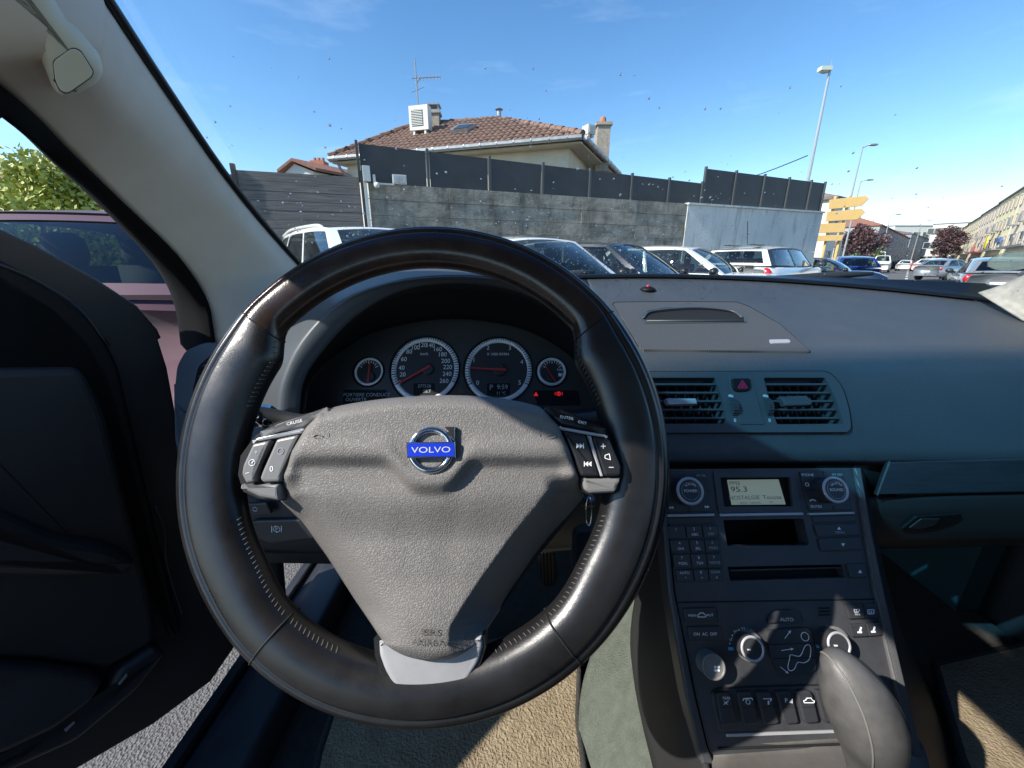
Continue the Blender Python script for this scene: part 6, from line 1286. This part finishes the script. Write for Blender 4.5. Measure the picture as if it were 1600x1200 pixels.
for (cx, cy, nums_, dots, blue, redm) in ((*S7(548, 378), [('18', 410, 318, -70), ('20', 437, 270, -40), ('22', 486, 252, 0), ('24', 540, 265, 30), ('26', 588, 313, 60)], [(418, 292), (460, 258), (513, 255), (563, 288), (402, 343), (600, 338)], (408, 375), (612, 370)), (*S7(1090, 352), [('18', 951, 302, -70), ('20', 973, 257, -40), ('22', 1018, 238, 0), ('24', 1070, 248, 30), ('26', 1120, 297, 60)], [(960, 280), (994, 246), (1044, 241), (1096, 272), (946, 328)], (957, 360), None)):
    b = MB(); disc(b, PS, cx-4, cy-4, 22, 0, .006, .002, 36); b.obj('dial_collar', m_pod, STK)
    K = knob(cx, cy, 18.5, .021, STK, m_key, m_silver, 'temperature_knob')
    b = MB(); bar(b, PS, cx-8, cy+1, cx-3.5, cy+1, 2, 2, .021, .0224); b.obj('pointer_mark', m_ink, K)
    for s, x, y, a in nums_: text(s, PS, *S7(x, y), 4.6, m_ink, STK, ang=a*.35, h=.0005)
    b = MB()
    for x, y in dots: disc(b, PS, *S7(x, y), .9, 0, .0006, 0, 8)
    b.obj('dial_dots', m_ink, STK)
    b = MB(); q = S7(*blue); b.prism(PS, [(q[0]-4, q[1]-2.4), (q[0]+4, q[1]-2.2), (q[0]+4.6, q[1]+2.4), (q[0]-3.6, q[1]+2.4)], 0, .0007); b.obj('cold_mark', m_cyan, STK)
    if redm: b = MB(); q = S7(*redm); b.prism(PS, [(q[0]-2.5, q[1]-2), (q[0]+2.5, q[1]-2), (q[0]+2.5, q[1]+2), (q[0]-2.5, q[1]+2)], 0, .0007); b.obj('hot_mark', m_redl if False else m_red, STK)
    b = MB(); q = (cx-22, cy); bar(b, PS, cx-23, cy-.5, cx-19, cy+.7, 2, 2, .006, .0066); b.obj('pointer_mark', m_ink, STK)
# lower switch bank
b = MB(); b.prism(PS, [(x, y) for x, y in bank], 0, .0014, .001); bk = b.obj('switch_bank', m_stack, CAR)
b = MB(); b.tube([PS.hit(x, y, .0012) for x, y in bank[:14]], .0009, 6, False); b.obj('bank_edge', m_gap, bk)
rk = [[(315, 652), (396, 648), (415, 690), (452, 845), (440, 856), (362, 860), (346, 840)], [(443, 650), (538, 645), (552, 680), (582, 840), (572, 852), (500, 858), (484, 840)], [(566, 650), (650, 644), (668, 670), (712, 835), (700, 848), (628, 854), (610, 830)], [(690, 646), (778, 640), (796, 668), (836, 832), (826, 846), (756, 851), (738, 830)], [(818, 642), (904, 638), (922, 664), (963, 828), (952, 840), (882, 846), (864, 824)], [(940, 638), (1030, 634), (1046, 660), (1085, 824), (1074, 836), (1004, 842), (986, 820)]]
for i, q in enumerate(rk):
    o = sbtn(poly7(*q), 3, .007, 'rocker_switch', bk, m_key, .002); cx = np.mean([p[0] for p in q]); x, y = S7(cx-12, 700)
    b = MB(); bar(b, PS, *S7(cx-42, 742), *S7(cx+38, 738), .7, .7, .0068, .0073); b.obj('switch_ridge', m_gap, o)
    if i == 0: text('REAR', PS, x+1, y-4, 4.2, m_ink, o, h=.0074, sx=.85); b = MB(); bar(b, PS, x-3, y+6, x+4, y+0, .9, .9, .007, .0076); bar(b, PS, x-3, y+1, x+3, y+6, .9, .9, .007, .0076); b.obj('rear_symbol', m_ink, o)
    elif i == 1: b = MB(); bar(b, PS, x-6, y-3, x+7, y-4, 1.4, 1.4, .007, .0076); ring(b, PS, x+1, y+2, 3.6, 2.7, .007, .0076, 16, 3); bar(b, PS, x-7, y, x-6, y-3, 1, 1, .007, .0076); bar(b, PS, x+8, y-1, x+7, y-4, 1, 1, .007, .0076); b.obj('mirror_symbol', m_ink, o)
    elif i == 2: b = MB(); bar(b, PS, x-6, y-3, x+7, y-3, 1, 1, .007, .0076); bar(b, PS, x+7, y-3, x+5, y+1, 1, 1, .007, .0076); bar(b, PS, x+2, y, x+2, y+6, 1.6, 1.6, .007, .0076); b.obj('belt_symbol', m_ink, o)
    elif i == 3: text('P', PS, x-2, y, 6.5, m_ink, o, h=.0074); b = MB(); b.prism(PS, [(x+3, y+3), (x+8, y-3), (x+8, y+4)], .007, .0076); b.obj('park_symbol', m_ink, o)
    elif i == 4: car_symbol(x+2, y, 1.05, o, .0074)
b = MB(); b.prism(PS, poly7((380, 908), (1090, 884), (1094, 902), (384, 928)), 0, .002, .0006); b.obj('silver_strip', m_silver, bk)
b = MB(); b.tube([PS.hit(*S7(330, 1000), .001), PS.hit(*S7(1110, 970), .001), PS.hit(*S7(1500, 955), .001)], .0012, 6); b.obj('panel_joint', m_gap, STK)
# borders either side of the stack
def border(pl_pts, pr_pts, name, mat, hh=.006): 
    b = MB(); b.prism(PS, pl_pts+pr_pts[::-1], -.02, hh, .003); return b.obj(name, mat, CAR)
border([(1026, 735), (1036, 830), (1044, 925), (1058, 1010), (1072, 1090), (1090, 1165), (1098, 1195)], [(1041, 733), (1045, 830), (1054, 925), (1071, 1010), (1087, 1090), (1105, 1165), (1117, 1195)], 'console_border', m_stack)
border([(1338, 731), (1354, 830), (1369, 925), (1389, 1015), (1406, 1090), (1423, 1170), (1430, 1200)], [(1346, 731), (1363, 830), (1383, 925), (1403, 1015), (1421, 1090), (1440, 1170), (1448, 1200)], 'console_border', m_bord)
lobj('shift_surround', [[P(1108, 1166, .458), P(1220, 1160, .458), P(1330, 1155, .458), P(1440, 1160, .458)], [P(1112, 1185, .452), P(1220, 1180, .452), P(1330, 1175, .452), P(1448, 1180, .452)], [P(1116, 1260, .40), P(1220, 1260, .40), P(1330, 1260, .40), P(1470, 1260, .40)]], M('shift_panel', (.10, .092, .082), .6, var=.15, vscale=40, bump=.3, bscale=400, bdist=.0004), CAR, 4, 4, .006)
# selector lever
kn = [(1290, 1026, 5, .392), (1297, 1028, 16, .388), (1306, 1036, 27, .382), (1320, 1056, 38, .378), (1339, 1091, 48, .375), (1354, 1130, 49, .376), (1362, 1168, 41, .384), (1365, 1205, 34, .392), (1367, 1262, 29, .40), (1368, 1320, 27, .41)]
pts = spl([P(x, y, d) for x, y, r, d in kn], 4); rr = spl([np.array([r*d/FPX]) for x, y, r, d in kn], 4)
b = MB(); b.tube(pts, [float(q[0]) for q in rr], 28); SH = b.obj('gear_selector', m_shift, CAR, True)
b = MB(); fr_ = lambda i, w: (lambda t: unit((CAM-pts[i]+w)-t*((CAM-pts[i]+w)@t)))(unit(pts[min(i+1, len(pts)-1)]-pts[max(i-1, 0)])); b.tube([pts[i]+fr_(i, -R_*.04)*float(rr[i][0])*1.004 for i in range(2, len(pts))], .0009, 6, False); b.obj('selector_seam', m_seam, SH, True)
b = MB(); b.tube([pts[i]+fr_(i, R_*.75)*float(rr[i][0])*1.003 for i in range(3, len(pts))], .0006, 6, False); b.obj('selector_seam', m_gap, SH, True)
# ignition key hanging from the lock
K = empty('key_fob', P(920, 800, .43)); ORG[K.name] = P(920, 800, .43); tag(K, 'black key fob hanging on a silver ring beside the steering column', 'key')
PK = Plane(P(920, 850, .43), unit(CAM-P(920, 850, .43)+np.array([.1, 0, .05])))
b = MB(); b.prism(PK, rounded([(897, 824), (912, 816), (934, 815), (943, 824), (944, 882), (936, 898), (918, 906), (902, 900), (895, 886)], 6), -.012, .0, .004, bn=3); b.obj('fob_body', m_key, K)
b = MB(); b.prism(PK, rounded([(902, 832), (937, 830), (938, 882), (930, 893), (908, 895), (901, 884)], 5), .0, .0012, .0008); b.obj('fob_panel', m_black, K)
b = MB(); b.tube([P(920+4.5*math.cos(t), 799+22*math.sin(t), .43) for t in np.linspace(0, 2*math.pi, 25)], .0011, 6, False); b.obj('key_ring', m_chrome, K, True)
b = MB(); b.tube([P(919, 776, .44), P(919, 790, .435)], .008, 12); b.obj('key_head', m_key, K, True)
flush_texts()
